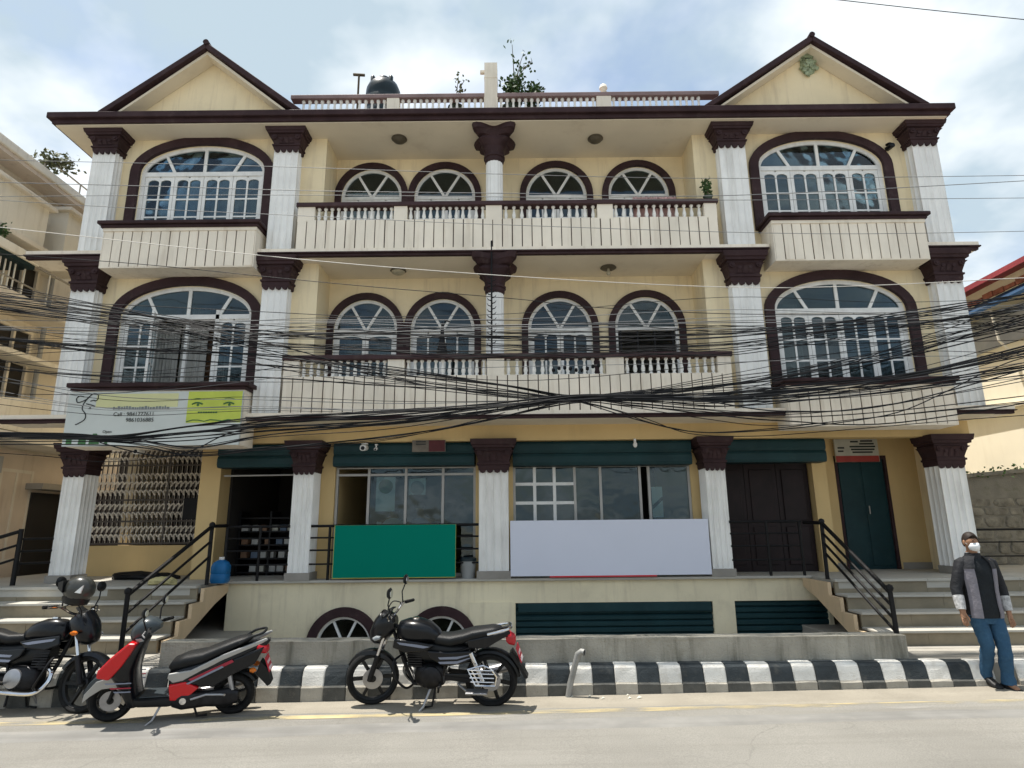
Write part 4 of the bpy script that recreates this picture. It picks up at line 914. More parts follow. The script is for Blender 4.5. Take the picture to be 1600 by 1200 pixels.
  ('b',0.008,8.21,[(-8.31,5.021),(-5.35,4.487),(-3.08,3.908),(-1.31,3.651),(0.82,3.46),(2.87,3.546),(4.85,4.005),(8.25,4.609)],'F'),
  ('b',0.006,8.04,[(-8.22,5.326),(-5.27,4.716),(-3.03,4.151),(-1.28,3.68),(0.81,3.435),(2.83,3.739),(4.77,4.111),(8.1,4.672)],'F'),
  ('b',0.006,7.9,[(-8.03,5.024),(-5.16,4.471),(-2.96,3.895),(-1.26,3.599),(0.79,3.408),(2.77,3.6),(4.67,3.976),(7.96,4.594)],'F'),
  ('b',0.006,7.99,[(-8.12,5.088),(-5.22,4.563),(-3.0,4.016),(-1.28,3.658),(0.8,3.431),(2.81,3.652),(4.72,3.919),(8.05,4.645)],'F'),
  ('b',0.008,8.19,[(-8.38,5.413),(-5.38,4.776),(-3.09,4.221),(-1.31,3.715),(0.82,3.473),(2.88,3.754),(4.84,4.028),(8.3,4.895)],'F'),
  ('g',0.006,8.01,[(-8.05,4.645),(-5.24,4.559),(-2.61,4.528),(0.01,4.521),(2.9,4.656),(5.26,4.611),(8.09,4.744)],'G'),
  ('b',0.006,8.1,[(-8.07,4.357),(-5.24,4.172),(-2.63,4.326),(0.01,4.343),(2.91,4.398),(5.29,4.472),(8.11,4.43)],'G'),
  ('g',0.006,8.29,[(-8.32,4.67),(-5.4,4.498),(-2.7,4.603),(0.01,4.532),(2.99,4.64),(5.45,4.715),(8.38,4.88)],'G'),
  ('b',0.005,7.91,[(-7.99,4.814),(-5.17,4.508),(-2.58,4.542),(0.01,4.555),(2.88,4.768),(5.21,4.698),(8.02,4.806)],'G'),
  ('g',0.007,8.11,[(-8.12,4.537),(-5.28,4.417),(-2.63,4.361),(0.01,4.47),(2.92,4.442),(5.3,4.502),(8.14,4.562)],'G'),
  ('b',0.005,8.22,[(-8.21,4.485),(-5.34,4.395),(-2.67,4.388),(0.01,4.489),(2.96,4.523),(5.37,4.473),(8.24,4.564)],'G'),
  ('g',0.006,8.1,[(-8.12,4.597),(-5.27,4.395),(-2.64,4.518),(0.01,4.399),(2.92,4.526),(5.31,4.561),(8.18,4.782)],'G'),
  ('g',0.006,7.92,[(-7.94,4.521),(-5.16,4.425),(-2.57,4.364),(0.01,4.405),(2.85,4.436),(5.18,4.472),(7.99,4.686)],'G'),
  ('b',0.006,7.92,[(-7.92,4.394),(-5.14,4.227),(-2.57,4.292),(0.01,4.401),(2.85,4.393),(5.17,4.33),(7.96,4.487)],'G'),
  ('b',0.005,8.01,[(-7.93,4.029),(-5.21,4.311),(-2.59,4.194),(0.0,3.934),(2.86,4.15),(5.2,4.157),(8.1,4.769)],'H'),
  ('b',0.005,8.02,[(-7.98,4.293),(-5.2,4.257),(-2.6,4.362),(0.0,4.005),(2.86,4.124),(5.23,4.391),(7.98,4.227)],'H'),
  ('b',0.006,7.92,[(-7.83,3.997),(-5.11,4.016),(-2.57,4.365),(0.01,4.133),(2.83,4.126),(5.14,4.15),(7.88,4.188)],'H'),
  ('b',0.005,8.05,[(-8.04,4.442),(-5.2,4.153),(-2.61,4.319),(0.0,4.005),(2.89,4.348),(5.23,4.273),(8.07,4.512)],'H'),
  ('b',0.006,8.14,[(-8.21,4.854),(-5.27,4.257),(-2.65,4.495),(0.01,4.373),(2.93,4.45),(5.33,4.548),(8.13,4.395)],'H'),
  ('b',0.006,8.2,[(-8.12,4.107),(-5.31,4.222),(-2.65,4.131),(0.0,4.048),(2.95,4.493),(5.32,4.243),(8.28,4.802)],'H'),
  ('g',0.005,8.07,[(-7.95,3.905),(-5.15,3.616),(-2.58,3.81),(0.0,3.864),(2.85,3.901),(5.2,3.98),(7.97,3.977)],'H'),
  ('b',0.006,7.94,[(-7.77,3.603),(-5.06,3.547),(-2.55,3.896),(0.0,3.647),(2.81,3.865),(5.13,4.048),(7.84,3.931)],'H'),
  ('b',0.005,7.99,[(-8.02,4.585),(-5.2,4.339),(-2.58,4.15),(0.01,4.339),(2.86,4.267),(5.22,4.443),(8.02,4.503)],'H'),
]
# ------------------------------------------------------------------ handrails
def rails(name, label, posts, lines, r=.018, pr=.028, knob=True):
    T = thing(name, label, 'railing', posts[0][0])
    for a, b in posts:
        mb = MB(); mb.tube([a, b], pr, 10)
        if knob: mb.lathe([(.004, -.045), (.035, -.03), (.045, 0), (.035, .03), (.004, .045)], (b[0], b[1], b[2] + .02), 'z', 12)
        mb.build('post', 'iron', T, smooth=True)
    for k, l in enumerate(lines): MB().tube(l, r * (1.5 if k == 0 else 1), 8).build('rail', 'iron', T, smooth=True)
    return T
rails('handrail', 'sloping black steel handrail beside the right stairs, ending in a knobbed post', [((4.42, 7.62, .54), (4.41, 7.62, 1.02)), ((4.56, 9.40, 1.0), (4.57, 9.40, 1.80))],
      [[(4.41, 7.62, .99), (4.57, 9.40, 1.80), (4.57, 9.97, 1.81)]] + [[(4.41, 7.62, .99 - d), (4.57, 9.40, 1.80 - d)] for d in (.15, .29, .43)])
rails('handrail', 'sloping black steel handrail beside the left stairs, behind the scooter', [((-4.60, 7.72, .27), (-4.60, 7.72, 1.06)), ((-4.52, 9.50, 1.0), (-4.52, 9.50, 1.84))],
      [[(-4.60, 7.72, 1.04), (-4.52, 9.50, 1.84), (-4.5, 9.97, 1.85)]] + [[(-4.60, 7.72, 1.04 - d), (-4.52, 9.50, 1.84 - d)] for d in (.22, .44)])
zR = (1.83, 1.65, 1.46, 1.25)
rails('railing', 'black platform railing in front of the dark wooden doors, near the right stairs', [((4.50, 9.99, 1.01), (4.50, 9.99, 1.83)), ((3.98, 9.99, 1.01), (3.98, 9.99, 1.83))], [[(3.40, 9.99, z), (4.53, 9.99, z)] for z in zR], .014, .022, False)
rails('railing', 'black platform railing in front of the dark shoe shop, right of the blue can', [((-4.50, 9.99, 1.01), (-4.50, 9.99, 1.83)), ((-3.98, 9.99, 1.01), (-3.98, 9.99, 1.83))], [[(-4.5, 9.99, z), (-3.52, 9.99, z)] for z in zR], .014, .022, False)
rails('railing', 'short black railing between the second ground floor column and the green board', [((-2.90, 10.03, 1.01), (-2.90, 10.03, 1.83))], [[(-3.2, 10.03, z), (-.55, 10.03, z)] for z in zR], .014, .022, False)
rails('railing', 'black railing at the far left edge, sloping down from a square post', [((-7.47, 9.62, .9), (-7.47, 9.62, 1.83))], [[(-7.47, 9.62, 1.80), (-8.9, 8.2, 1.05)], [(-7.47, 9.62, 1.60), (-8.9, 8.2, .85)], [(-7.47, 9.62, 1.40), (-8.9, 8.2, .65)], [(-7.47, 9.62, 1.68), (-7.2, 9.95, 1.68)], [(-7.47, 9.62, 1.5), (-7.2, 9.95, 1.5)], [(-7.47, 9.62, 1.32), (-7.2, 9.95, 1.32)]], .018, .035, False)
rails('railing', 'black horizontal railing at the right edge, behind the walking man', [((9.2, 10.4, 1.0), (9.2, 10.4, 1.68))], [[(7.5, 10.4, z), (10.2, 10.4, z)] for z in (1.67, 1.47, 1.25)], .012, .02, False)

# ------------------------------------------------------------------ signs and boards
SB = thing('sign_board', 'white and lime green beauty parlour board with a line drawn face, above left porch', 'sign', (-5.45, 9.24, 3.04))
MB().box(-6.78, -4.12, 9.235, 9.27, 3.03, 3.86).build('board', 'sign_white', SB)
MB().box(-4.95, -4.125, 9.230, 9.236, 3.37, 3.855).build('lime_panel', 'sign_lime', SB)
MB().box(-6.35, -5.1, 9.232, 9.2345, 3.62, 3.83).build('faded_heading', 'sign_yellowish', SB)
for a, b in ((-6.29, -6.21), (-6.15, -6.12), (-6.05, -6.0), (-5.92, -5.84), (-5.8, -5.75), (-5.66, -5.58), (-5.5, -5.46), (-5.38, -5.3)): pass
text('lettering', 'Call : 9841777611', 'ink', SB, (-5.75, 9.229, 3.51), .085)
text('lettering', '9861036885', 'ink', SB, (-5.65, 9.229, 3.42), .085)
tl = MB(); xx = -6.08
while xx < -5.25:
    w = random.uniform(.018, .04); tl.box(xx, xx + w, 9.230, 9.233, 3.585, 3.585 + random.uniform(.03, .055)); xx += w + .012
tl.build('lettering', 'ink_grey', SB)
tl = MB(); xx = -4.78
while xx < -4.5: tl.box(xx, xx + .03, 9.226, 9.229, 3.515, 3.54); xx += .038
tl.build('lettering', 'ink_green', SB)
hd = MB()                                                  # line drawing of a woman's hair and profile
def curve2(pts, n=10):
    out_ = []; P_ = [pts[0]] + pts + [pts[-1]]
    for i_ in range(1, len(P_) - 2):
        for t in [k / n for k in range(n)]:
            q = []
            for d in range(len(pts[0])):
                a, b, c, e = P_[i_ - 1][d], P_[i_][d], P_[i_ + 1][d], P_[i_ + 2][d]
                q.append(.5 * (2 * b + (c - a) * t + (2 * a - 5 * b + 4 * c - e) * t * t + (3 * b - a - 3 * c + e) * t ** 3))
            out_.append(tuple(q))
    return out_ + [tuple(pts[-1])]
for pl_ in ([(-6.66, 3.76), (-6.63, 3.70), (-6.52, 3.74), (-6.42, 3.83), (-6.34, 3.82), (-6.33, 3.75), (-6.37, 3.72)], [(-6.44, 3.82), (-6.53, 3.70), (-6.55, 3.60), (-6.49, 3.52), (-6.49, 3.44), (-6.57, 3.38), (-6.62, 3.36)], [(-6.66, 3.76), (-6.62, 3.80), (-6.55, 3.79)], [(-6.44, 3.72), (-6.39, 3.735), (-6.37, 3.72)], [(-6.45, 3.60), (-6.43, 3.62), (-6.42, 3.60)], [(-6.50, 3.68), (-6.42, 3.66), (-6.36, 3.64)]):
    hd.tube([(a, 9.232, b) for a, b in curve2([tuple(p) for p in pl_], 6)], .008, 5)
hd.build('drawn_face', 'ink', SB)
ey = MB()
for cx in (-4.80, -4.32):
    ey.tube([(cx + t, 9.229, 3.65 + .03 * math.cos(t * 18)) for t in [-.08 + .02 * k for k in range(9)]], .012, 5); ey.lathe([(.004, -.003), (.022, 0), (.004, .002)], (cx + .01, 9.228, 3.645), 'y', 10)
    ey.tube([(cx + t, 9.229, 3.72 + .025 * math.cos(t * 14)) for t in [-.1 + .025 * k for k in range(9)]], .005, 5)
ey.tube([(-4.94 + .09 * k, 9.229, 3.385 + .03 * abs(math.sin(k * 1.1))) for k in range(9)], .008, 5)
ey.build('printed_eyes', 'ink_green', SB)
ft = MB()
for cx, w, h in ((-6.68, .09, .17), (-6.48, .12, .15), (-6.30, .16, .16), (-6.12, .05, .09)): ft.body([(3.06, cx, 9.232, w / 2, .003), (3.06 + h * .6, cx, 9.232, w / 2.2, .003), (3.06 + h, cx, 9.232, w / 6, .003)], 10, 'z')
ft.build('printed_pictures', 'ink_green', SB)
text('lettering', 'Open', 'ink', SB, (-6.12, 9.229, 3.245), .06)

GB = thing('sign_board', 'plain green advertising board with thin yellow edge on the railing, above the motorcycle', 'sign', (-1.84, 9.95, 1.05))
MB().box(-2.80, -.905, 9.945, 9.965, 1.045, 1.835).build('board', 'banner_green', GB)
MB().box(-2.808, -.902, 9.950, 9.97, 1.037, 1.836).build('edging', 'edge_yellow', GB)
LB = thing('sign_board', 'plain pale lavender advertising board with red lower edge, between two white columns', 'sign', (1.5, 9.93, 1.04))
MB().box(-.05, 3.05, 9.93, 9.952, 1.045, 1.88).build('board', 'banner_lav', LB)
MB().box(.55, 2.2, 9.926, 9.95, 1.022, 1.045).build('red_edge', 'edge_red', LB)
DS = thing('sign_board', 'small dirty white notice board with dark lines and red base, above the green door', 'sign', (6.17, 11.10, 2.88))
MB().box(5.79, 6.57, 11.09, 11.13, 2.86, 3.27).build('board', 'sign_dirty', DS)
MB().box(5.79, 6.56, 11.084, 11.09, 2.86, 2.97).build('red_band', 'sign_red', DS)
ln = MB()
for a, b, z in ((6.08, 6.22, 3.21), (6.26, 6.48, 3.22), (6.24, 6.50, 3.17), (6.06, 6.52, 3.12), (6.08, 6.5, 3.07), (6.1, 6.46, 3.02), (5.84, 5.96, 3.1), (5.84, 5.94, 3.04)): ln.box(a, b, 11.086, 11.09, z, z + .028)
ln.build('lettering', 'ink', DS)
CS = thing('sign_board', 'tiny faded notice half cream half dark red on the shutter beside the central column', 'sign', (-1.36, 9.95, 3.0))
MB().box(-1.63, -1.09, 9.985, 10.0, 2.985, 3.175).build('board', 'sign_dim', CS); MB().box(-1.36, -1.10, 9.979, 9.985, 2.99, 3.17).build('red_half', 'sign_dimred', CS)
ln = MB()
for z in (3.14, 3.10): ln.box(-1.57, -1.41, 9.98, 9.985, z, z + .018)
ln.build('lettering', 'ink', CS)

# ------------------------------------------------------------------ lamps, cameras, small things on the facade
for x_, y_, z_, lb in ((-1.97, 9.75, 8.571, 'dark round ceiling lamp in the top balcony, above the left pair of arches'), (1.54, 9.80, 8.571, 'round ceiling lamp in the top balcony, above the right pair of arches'), (-1.96, 10.02, 6.160, 'round ceiling lamp in the middle balcony, above the left pair of arches'), (1.69, 9.98, 6.160, 'ceiling lamp with a bare bulb in the middle balcony, above the right pair of arches')):
    L = thing('ceiling_lamp', lb, 'lamp', (x_, y_, z_), 'balcony ceiling lamps')
    MB().lathe([(.004, 0), (.13, 0), (.14, -.015), (.12, -.03), (.004, -.031)], (x_, y_, z_), n=20).build('lamp_base', 'lamp_shade', L, smooth=True)
    if x_ > 0 and z_ < 7: MB().lathe([(.02, -.03), (.022, -.06), (.035, -.09), (.038, -.115), (.025, -.145), (.004, -.155)], (x_, y_, z_), n=12).build('bulb', 'lamp_glass', L, smooth=True)
    else: MB().lathe([(.118, -.028), (.105, -.055), (.06, -.08), (.004, -.088)], (x_, y_, z_), n=20).build('lamp_bowl', 'lamp_glass' if z_ < 7 else 'lamp_shade', L, smooth=True)
def cctv(x_, y_, z_, lb, mat='plastic_white', s=1.0):
    L = thing('security_camera', lb, 'camera', (x_, y_, z_), 'security cameras')
    MB().lathe([(.004, 0), (.045 * s, 0), (.045 * s, -.015), (.012, -.02), (.012, -.05)], (x_, y_, z_), n=12).build('mount', mat, L, smooth=True)
    h = MB().body([(y_ - .10 * s, x_, z_ - .09, .03 * s, .028 * s), (y_ - .09 * s, x_, z_ - .085, .042 * s, .04 * s), (y_ + .05 * s, x_, z_ - .065, .04 * s, .038 * s), (y_ + .07 * s, x_, z_ - .06, .02 * s, .02 * s)], 12, 'z').build('housing', mat, L)
    me = h.data
    for v in me.vertices:                                  # the housing lies along y
        a = v.co.copy(); v.co = (a.x + x_ - x_, (a.z + z_) - y_, (a.y + y_) - z_)
    MB().lathe([(.004, -.002), (.026 * s, -.002), (.026 * s, .01)], (x_, y_ - .10 * s, z_ - .09), 'y', 12).build('lens', 'plastic_black', L)
cctv(-2.40, 9.98, 3.13, 'white security camera below the beam, left of the green board', s=1.25)
cctv(-2.22, 10.02, 3.12, 'smaller white camera just right of another below the beam', s=.6)
cctv(-5.93, 9.80, 3.09, 'white security camera hanging below the parlour board', s=1.2)
cctv(6.68, 9.66, 8.30, 'dark camera high on wall right of the top right arched window', 'plastic_black', 1.1)
BU = thing('light_bulb', 'white hanging light bulb in front of the dark shutter above the lavender board', 'bulb', (1.99, 10.0, 3.165))
MB().lathe([(.02, 0), (.022, -.04), (.018, -.05)], (1.99, 10.0, 3.165), n=10).build('holder', 'plastic_white', BU); MB().lathe([(.016, -.05), (.034, -.08), (.036, -.105), (.022, -.135), (.003, -.142)], (1.99, 10.0, 3.165), n=12).build('glass_bulb', 'plastic_white', BU, smooth=True)
SP = thing('spiked_rod', 'black iron rod with twisted spikes standing before the middle round column', 'iron rod', (-.315, 9.41, 4.46))
mb = MB().tube([(-.315, 9.41, 4.46), (-.315, 9.41, 6.40)], .014, 8); mb.build('rod', 'iron', SP)
mb = MB()
for k in range(26):
    z = 4.58 + k * .048; s_ = 1 if k % 2 else -1
    mb.tube([(-.315, 9.41, z), (-.315 + s_ * .05, 9.40, z + .012), (-.315 + s_ * .075, 9.39, z + .045)], [.010, .008, .003], 6)
mb.build('spike', 'iron', SP)
CN = thing('insulator_bracket', 'black pointed iron bracket on the middle balcony rail, second arch from left', 'bracket', (-1.11, 9.42, 4.46))
MB().lathe([(.09, 0), (.085, .06), (.05, .2), (.03, .36), (.02, .50), (.004, .56)], (-1.11, 9.46, 4.466), n=10).build('bracket', 'iron', CN, smooth=True)
MB().tube([(-1.11, 9.46, 4.9), (-1.05, 9.36, 5.0), (-.98, 9.32, 4.97)], .012, 6).build('hook', 'iron', CN)

# water tank, pipe and plants on the roof
TK = thing('water_tank', 'dark ribbed plastic water tank on the roof, left of the pillar', 'water tank', (-2.70, 11.5, 9.9))
pr2 = [(.33, 9.9), (.36, 9.93), (.37, 10.1), (.355, 10.14), (.37, 10.18), (.37, 10.36), (.355, 10.40), (.37, 10.44), (.37, 10.66), (.355, 10.70), (.37, 10.74), (.36, 10.92), (.31, 11.05), (.22, 11.13), (.14, 11.16), (.14, 11.22), (.13, 11.24), (.004, 11.245)]
MB().lathe(pr2, (-2.70, 11.5, 0), n=24).build('tank_body', 'tank', TK, smooth=True)
for a in range(4): MB().lathe([(.05, 10.98), (.05, 11.14), (.03, 11.17), (.004, 11.17)], (-2.70 + .27 * math.cos(R(45 + 90 * a)), 11.5 + .27 * math.sin(R(45 + 90 * a)), 0), n=8).build('lifting_lug', 'tank', TK, smooth=True)
sb_ = MB().box(-3.15, -2.25, 11.05, 11.95, 8.78, 9.895); o = sb_.build('tank_stand', 'plinth', BL)
PP = thing('vent_pipe', 'thin dark pipe with a T shaped top beside the roof water tank', 'pipe', (-3.18, 11.2, 8.78))
MB().tube([(-3.16, 11.2, 8.78), (-3.16, 11.2, 11.12)], .022, 8).build('pipe', 'stem', PP); MB().tube([(-3.28, 11.2, 11.12), (-3.04, 11.2, 11.10)], .03, 8).build('pipe_head', 'stem', PP)

def leaf_cloud(mb, pts, n, spread, ls, rnd):
    for p in pts:
        for _ in range(n):
            c = Vector(p) + Vector((rnd.gauss(0, spread), rnd.gauss(0, spread), rnd.gauss(0, spread)))
            a = Vector((rnd.uniform(-1, 1), rnd.uniform(-1, 1), rnd.uniform(-.6, 1))).normalized(); b = a.cross(Vector((rnd.uniform(-1, 1), rnd.uniform(-1, 1), rnd.uniform(-1, 1)))).normalized()
            l, w = ls * rnd.uniform(.7, 1.3), ls * rnd.uniform(.25, .42)
            mb.add([c, c + a * l * .5 + b * w, c + a * l, c + a * l * .5 - b * w], [(0, 1, 2, 3)])
def plant(name, label, loc, h, ns, lean, ls, n, spread, mat, pot=True, seed=1, group=None, cat='plant'):
    rnd = random.Random(seed); P_ = thing(name, label, cat, loc, group); st_ = MB(); lf = MB()
    for k in range(ns):
        a = rnd.uniform(0, 6.28); l = rnd.uniform(.55, 1) * h; dx, dy = lean[0] * rnd.uniform(.2, 1.1) + .18 * h * math.cos(a), lean[1] + .18 * h * math.sin(a)
        path = [Vector(loc) + Vector((dx * t * t, dy * t * t, l * t + .02 * math.sin(9 * t + k))) for t in [q / 6 for q in range(7)]]
        st_.tube(path, [.012 * (1 - q / 8) + .002 for q in range(7)], 5); leaf_cloud(lf, path[2:], n, spread, ls, rnd)
    st_.build('stem', 'stem', P_); lf.build('foliage', mat, P_, recalc=False)
    if pot: MB().lathe([(.055, -.09), (.075, -.01), (.085, 0), (.075, .0), (.07, -.01), (.004, -.01)] if h < .4 else [(.10, -.18), (.13, -.02), (.15, 0), (.13, .0), (.12, -.02), (.004, -.02)], loc, n=14).build('pot', 'pot', P_, smooth=True)
    return P_
plant('potted_shrub', 'tall straggly shrub in pot on the roof, just right of the pillar', (.10, 9.86, 9.36), 1.25, 4, (.34, 0), .085, 4, .05, 'leaf', True, 3)
plant('potted_shrub', 'bushy low shrub hanging over the roof balustrade at the pillar foot', (.02, 9.80, 9.22), .55, 9, (.1, -.06), .085, 11, .07, 'leaf', True, 8)
plant('potted_shrub', 'rounded dark shrub on the roof, right of the straggly tall shrub', (.42, 9.92, 9.26), .5, 8, (.05, 0), .075, 11, .06, 'leaf', True, 12)
plant('potted_shrub', 'thin pale sprig on the roof between the water tank and the pillar', (-.98, 9.9, 9.30), .62, 3, (.14, 0), .07, 5, .045, 'leaf_dry', True, 5)
plant('potted_plant', 'small dark potted plant on the top balcony rail, beside the right white column', (3.36, 9.50, 7.22), .36, 4, (.04, 0), .065, 6, .035, 'leaf', True, 21)
CL = thing('laundry_cloth', 'folded red patterned cloth hung behind the top balcony rail at the right', 'cloth', (2.52, 9.62, 6.85))
curtain('cloth', 2.10, 2.85, 9.60, 6.85, 7.28, 'curtain_pink', CL, 9)
# things on the platform
JC = thing('water_can', 'blue plastic water can at the foot of the dark shoe shop', 'can', (-4.42, 9.70, 1.01))
MB().body([(1.01, -4.42, 9.70, .11, .10, 4), (1.04, -4.42, 9.70, .125, .115, 4), (1.13, -4.42, 9.70, .125, .115, 4), (1.145, -4.42, 9.70, .117, .107, 4), (1.16, -4.42, 9.70, .125, .115, 4), (1.25, -4.42, 9.70, .125, .115, 4), (1.31, -4.42, 9.70, .10, .09, 3), (1.345, -4.42, 9.70, .045, .045, 2)], 20, 'z').build('can_body', 'can_blue', JC, smooth=True)
MB().lathe([(.035, 1.345), (.038, 1.35), (.038, 1.385), (.004, 1.388)], (-4.42, 9.70, 0), n=14).build('cap', 'plastic_white', JC, smooth=True)
SK = thing('crumpled_sack', 'crumpled pale yellow sack lying at the top of the left stairs', 'sack', (-5.12, 9.45, 1.01))
mb = MB(); mb.body([(-5.34, 9.45, 1.03, .01, .02), (-5.30, 9.45, 1.06, .10, .05), (-5.2, 9.46, 1.075, .14, .065), (-5.08, 9.44, 1.07, .12, .06), (-4.98, 9.45, 1.05, .1, .04), (-4.93, 9.45, 1.03, .02, .02)], 14)
mb.v = [(a + random.uniform(-.012, .012), b + random.uniform(-.012, .012), max(1.012, c + random.uniform(-.015, .015))) for a, b, c in mb.v]; mb.build('sack', 'sack', SK)
RG = thing('dark_bundle', 'dark bundle of cloth on the porch floor below the iron gate', 'bundle', (-6.1, 10.6, 1.01))
mb = MB(); mb.body([(-6.6, 10.6, 1.03, .02, .02), (-6.5, 10.6, 1.06, .16, .05), (-6.2, 10.62, 1.07, .2, .06), (-5.8, 10.6, 1.06, .18, .05), (-5.5, 10.6, 1.03, .03, .02)], 14)
mb.v = [(a + random.uniform(-.02, .02), b + random.uniform(-.02, .02), max(1.012, c + random.uniform(-.02, .02))) for a, b, c in mb.v]; mb.build('bundle', 'iron', RG)
BK = thing('bucket', 'grey lidded bucket at the foot of the central white column, beside the green board', 'bucket', (-.72, 10.12, 1.01))
MB().lathe([(.10, 1.01), (.12, 1.20), (.125, 1.27), (.13, 1.27), (.13, 1.29), (.004, 1.31)], (-.72, 10.12, 0), n=16).build('bucket_body', 'bucket_grey', BK, smooth=True); MB().lathe([(.132, 1.27), (.132, 1.31), (.1, 1.33), (.004, 1.335)], (-.72, 10.12, 0), n=16).build('lid', 'tank', BK, smooth=True)
# leaning galvanised pipe at the kerb
PO = thing('leaning_pipe', 'bent grey galvanised pipe leaning at the kerb, right of the motorcycle', 'pipe', (.58, 7.26, 0))
MB().tube([(.57, 7.27, -.05), (.60, 7.265, .12), (.66, 7.26, .32), (.69, 7.25, .42), (.73, 7.24, .445), (.76, 7.22, .44)], [.034, .034, .032, .034, .036, .036], 12, caps=True).build('pipe', 'galv', PO, smooth=True)
MB().lathe([(.028, -.002), (.004, -.003)], (.765, 7.215, .44), 'x', 10).build('pipe_mouth', 'plastic_black', PO)
PR = thing('debris', 'small pale litter scraps beside the foot of the leaning pipe', 'litter', (.8, 7.2, 0)); mb = MB()
for k in range(6):
    a, b = random.uniform(.5, 1.35), random.uniform(7.12, 7.29); s_ = random.uniform(.012, .035); mb.add([(a - s_, b - s_, road_z(a) + .006), (a + s_, b - s_ * .4, road_z(a) + .014), (a + s_ * .3, b + s_, road_z(a) + .02)], [(0, 1, 2)])
mb.build('scraps', 'sign_dirty', PR, recalc=False)

# inside the shops ---------------------------------------------------
SHF = thing('display_shelf', 'dark display shelves full of small boxes inside the left shop', 'shelf', (-4.2, 11.3, 1.01))
for z in (1.05, 1.28, 1.51, 1.74, 1.97): MB().box(-4.84, -3.25, 11.15, 11.55, z, z + .025).build('shelf_board', 'iron', SHF)
for x_ in (-4.84, -4.3, -3.8, -3.28): MB().box(x_, x_ + .03, 11.16, 11.54, 1.01, 2.1).build('shelf_post', 'iron', SHF)
bxm = [MB().box(-.055, .055, -.06, .06, 0, .10).mesh('box', m_) for m_ in ('sign_dirty', 'curtain_grey', 'wood_brown', 'cloth_blue')]
for z in (1.075, 1.305, 1.535, 1.765):
    x_ = -4.74
    while x_ < -3.36:
        if random.random() < .8:
            o = inst('small_box', random.choice(bxm), (x_, 11.25 + random.uniform(-.02, .05), z), None, rotz=random.uniform(-.1, .1)); tag(o, 'small box standing on the dark shelves inside the left shop', 'box', 'boxes on the dark shop shelves')
        x_ += random.uniform(.13, .22)
TB = thing('ceiling_tube', 'pale bar across the opening of the dark left shop', 'bar', (-4.1, 10.3, 2.66)); MB().tube([(-4.80, 10.34, 2.66), (-3.22, 10.34, 2.67)], .014, 8).build('tube', 'alu', TB)
for x0, x1, z0, z1, lb in ((-2.30, -1.98, 2.06, 2.63, 'white poster with a dark green round emblem behind the shop glass'), (-1.75, -1.47, 2.33, 2.60, 'small square white poster with a grey ring behind the shop glass')):
    T = thing('poster', lb, 'poster', (x0, 10.5, z0)); MB().box(x0, x1, 10.50, 10.505, z0, z1).build('sheet', 'sign_white', T)
    cx, cz, r_ = (x0 + x1) / 2, z1 - .16, min(.12, (x1 - x0) * .42); MB().lathe([(r_ * .55, 0), (r_, 0), (r_, -.004), (r_ * .55, -.004)], (cx, 10.499, cz - .0), 'y', 24).build('printed_ring', 'ink_green' if x0 < -2 else 'ink_grey', T)
T = thing('white_oblong', 'bright white card standing behind the glass near the right yellow pillar', 'oblong', (2.42, 10.5, 1.9)); MB().box(2.32, 2.50, 10.5, 10.506, 1.92, 2.42).build('oblong', 'plastic_white', T); MB().add([(2.33, 10.497, 2.05), (2.5, 10.497, 2.2), (2.5, 10.497, 2.26), (2.33, 10.497, 2.12)], [(0, 1, 2, 3)]).build('dark_stripe', 'ink', T)  # plain white upright oblong crossed by a slanting dark stripe

# ------------------------------------------------------------------ overhead cables
CABN = {}
FAM = {'s': 'dark cable running just above the main bundle before the middle arches', 'A': 'black cable of the flat bundle crossing the middle windows above the balcony rail', 'B': 'black cable dipping from the left window through the central crossing', 'C': 'thick black cable of the dark bundle rising from the lower left edge', 'D': 'black cable sagging under the parlour board towards the central crossing', 'E': 'thin cable across the grooved middle balcony front into the crossing', 'F': 'black cable falling from the left capitals into the central crossing', 'H': 'thin stray wire strung alone across the middle floor, away from the bundles', 'G': 'thin cable strung level through the heads of the middle arches'}
for mt, r_, Y_, pts, fam_ in CABLES:
    q = [(a, Y_ + .10 * math.sin(a * .35 + r_ * 900), b) for a, b in pts]
    path = curve2(q, 7)
    o = MB().tube(path, r_ * .78, 5, caps=False).build('overhead_cable', {'b': 'cable', 'g': 'cable_grey', 'w': 'cable_white'}[mt], None, smooth=True, recalc=False)
    k = len(CABN); CABN[k] = o
    lab = {0: 'topmost thin grey cable across the top floor windows', 1: 'second thin grey cable from the top, across the top balcony arches', 2: 'thin grey cable across the grooved top balcony front', 3: 'thin grey cable just above the top balcony rail', 4: 'lone dark cable crossing the sky at the upper right corner', 5: 'pale whitish cable sagging across the middle floor capitals', 6: 'dark cable just below the pale whitish cable, across the arch tops', 8: 'thick dark cable dropping from the right edge to the beam', 9: 'drooping cable right of the crossing, touching the beam', 10: 'lowest drooping cable right of the cable crossing, over the shutters', 11: 'short looped cable sagging below the parlour board', 12: 'slack low cable across the capitals of the left ground floor'}.get(k)
    tag(o, lab or FAM[fam_], 'cable', 'tangle of overhead cables')
TI = thing('cable_tie', 'dark knot of tape binding the cables where they cross, centre of the bundle', 'cable tie', (.98, 7.92, 3.93))
mb = MB()
for k in range(9): mb.lathe([(.02, -.02), (.03, 0), (.02, .02)], (.55 + k * .075, 7.92, 3.80 + .025 * math.sin(k) + k * .004), 'x', 8)
mb.build('tape', 'cable', TI, smooth=True)

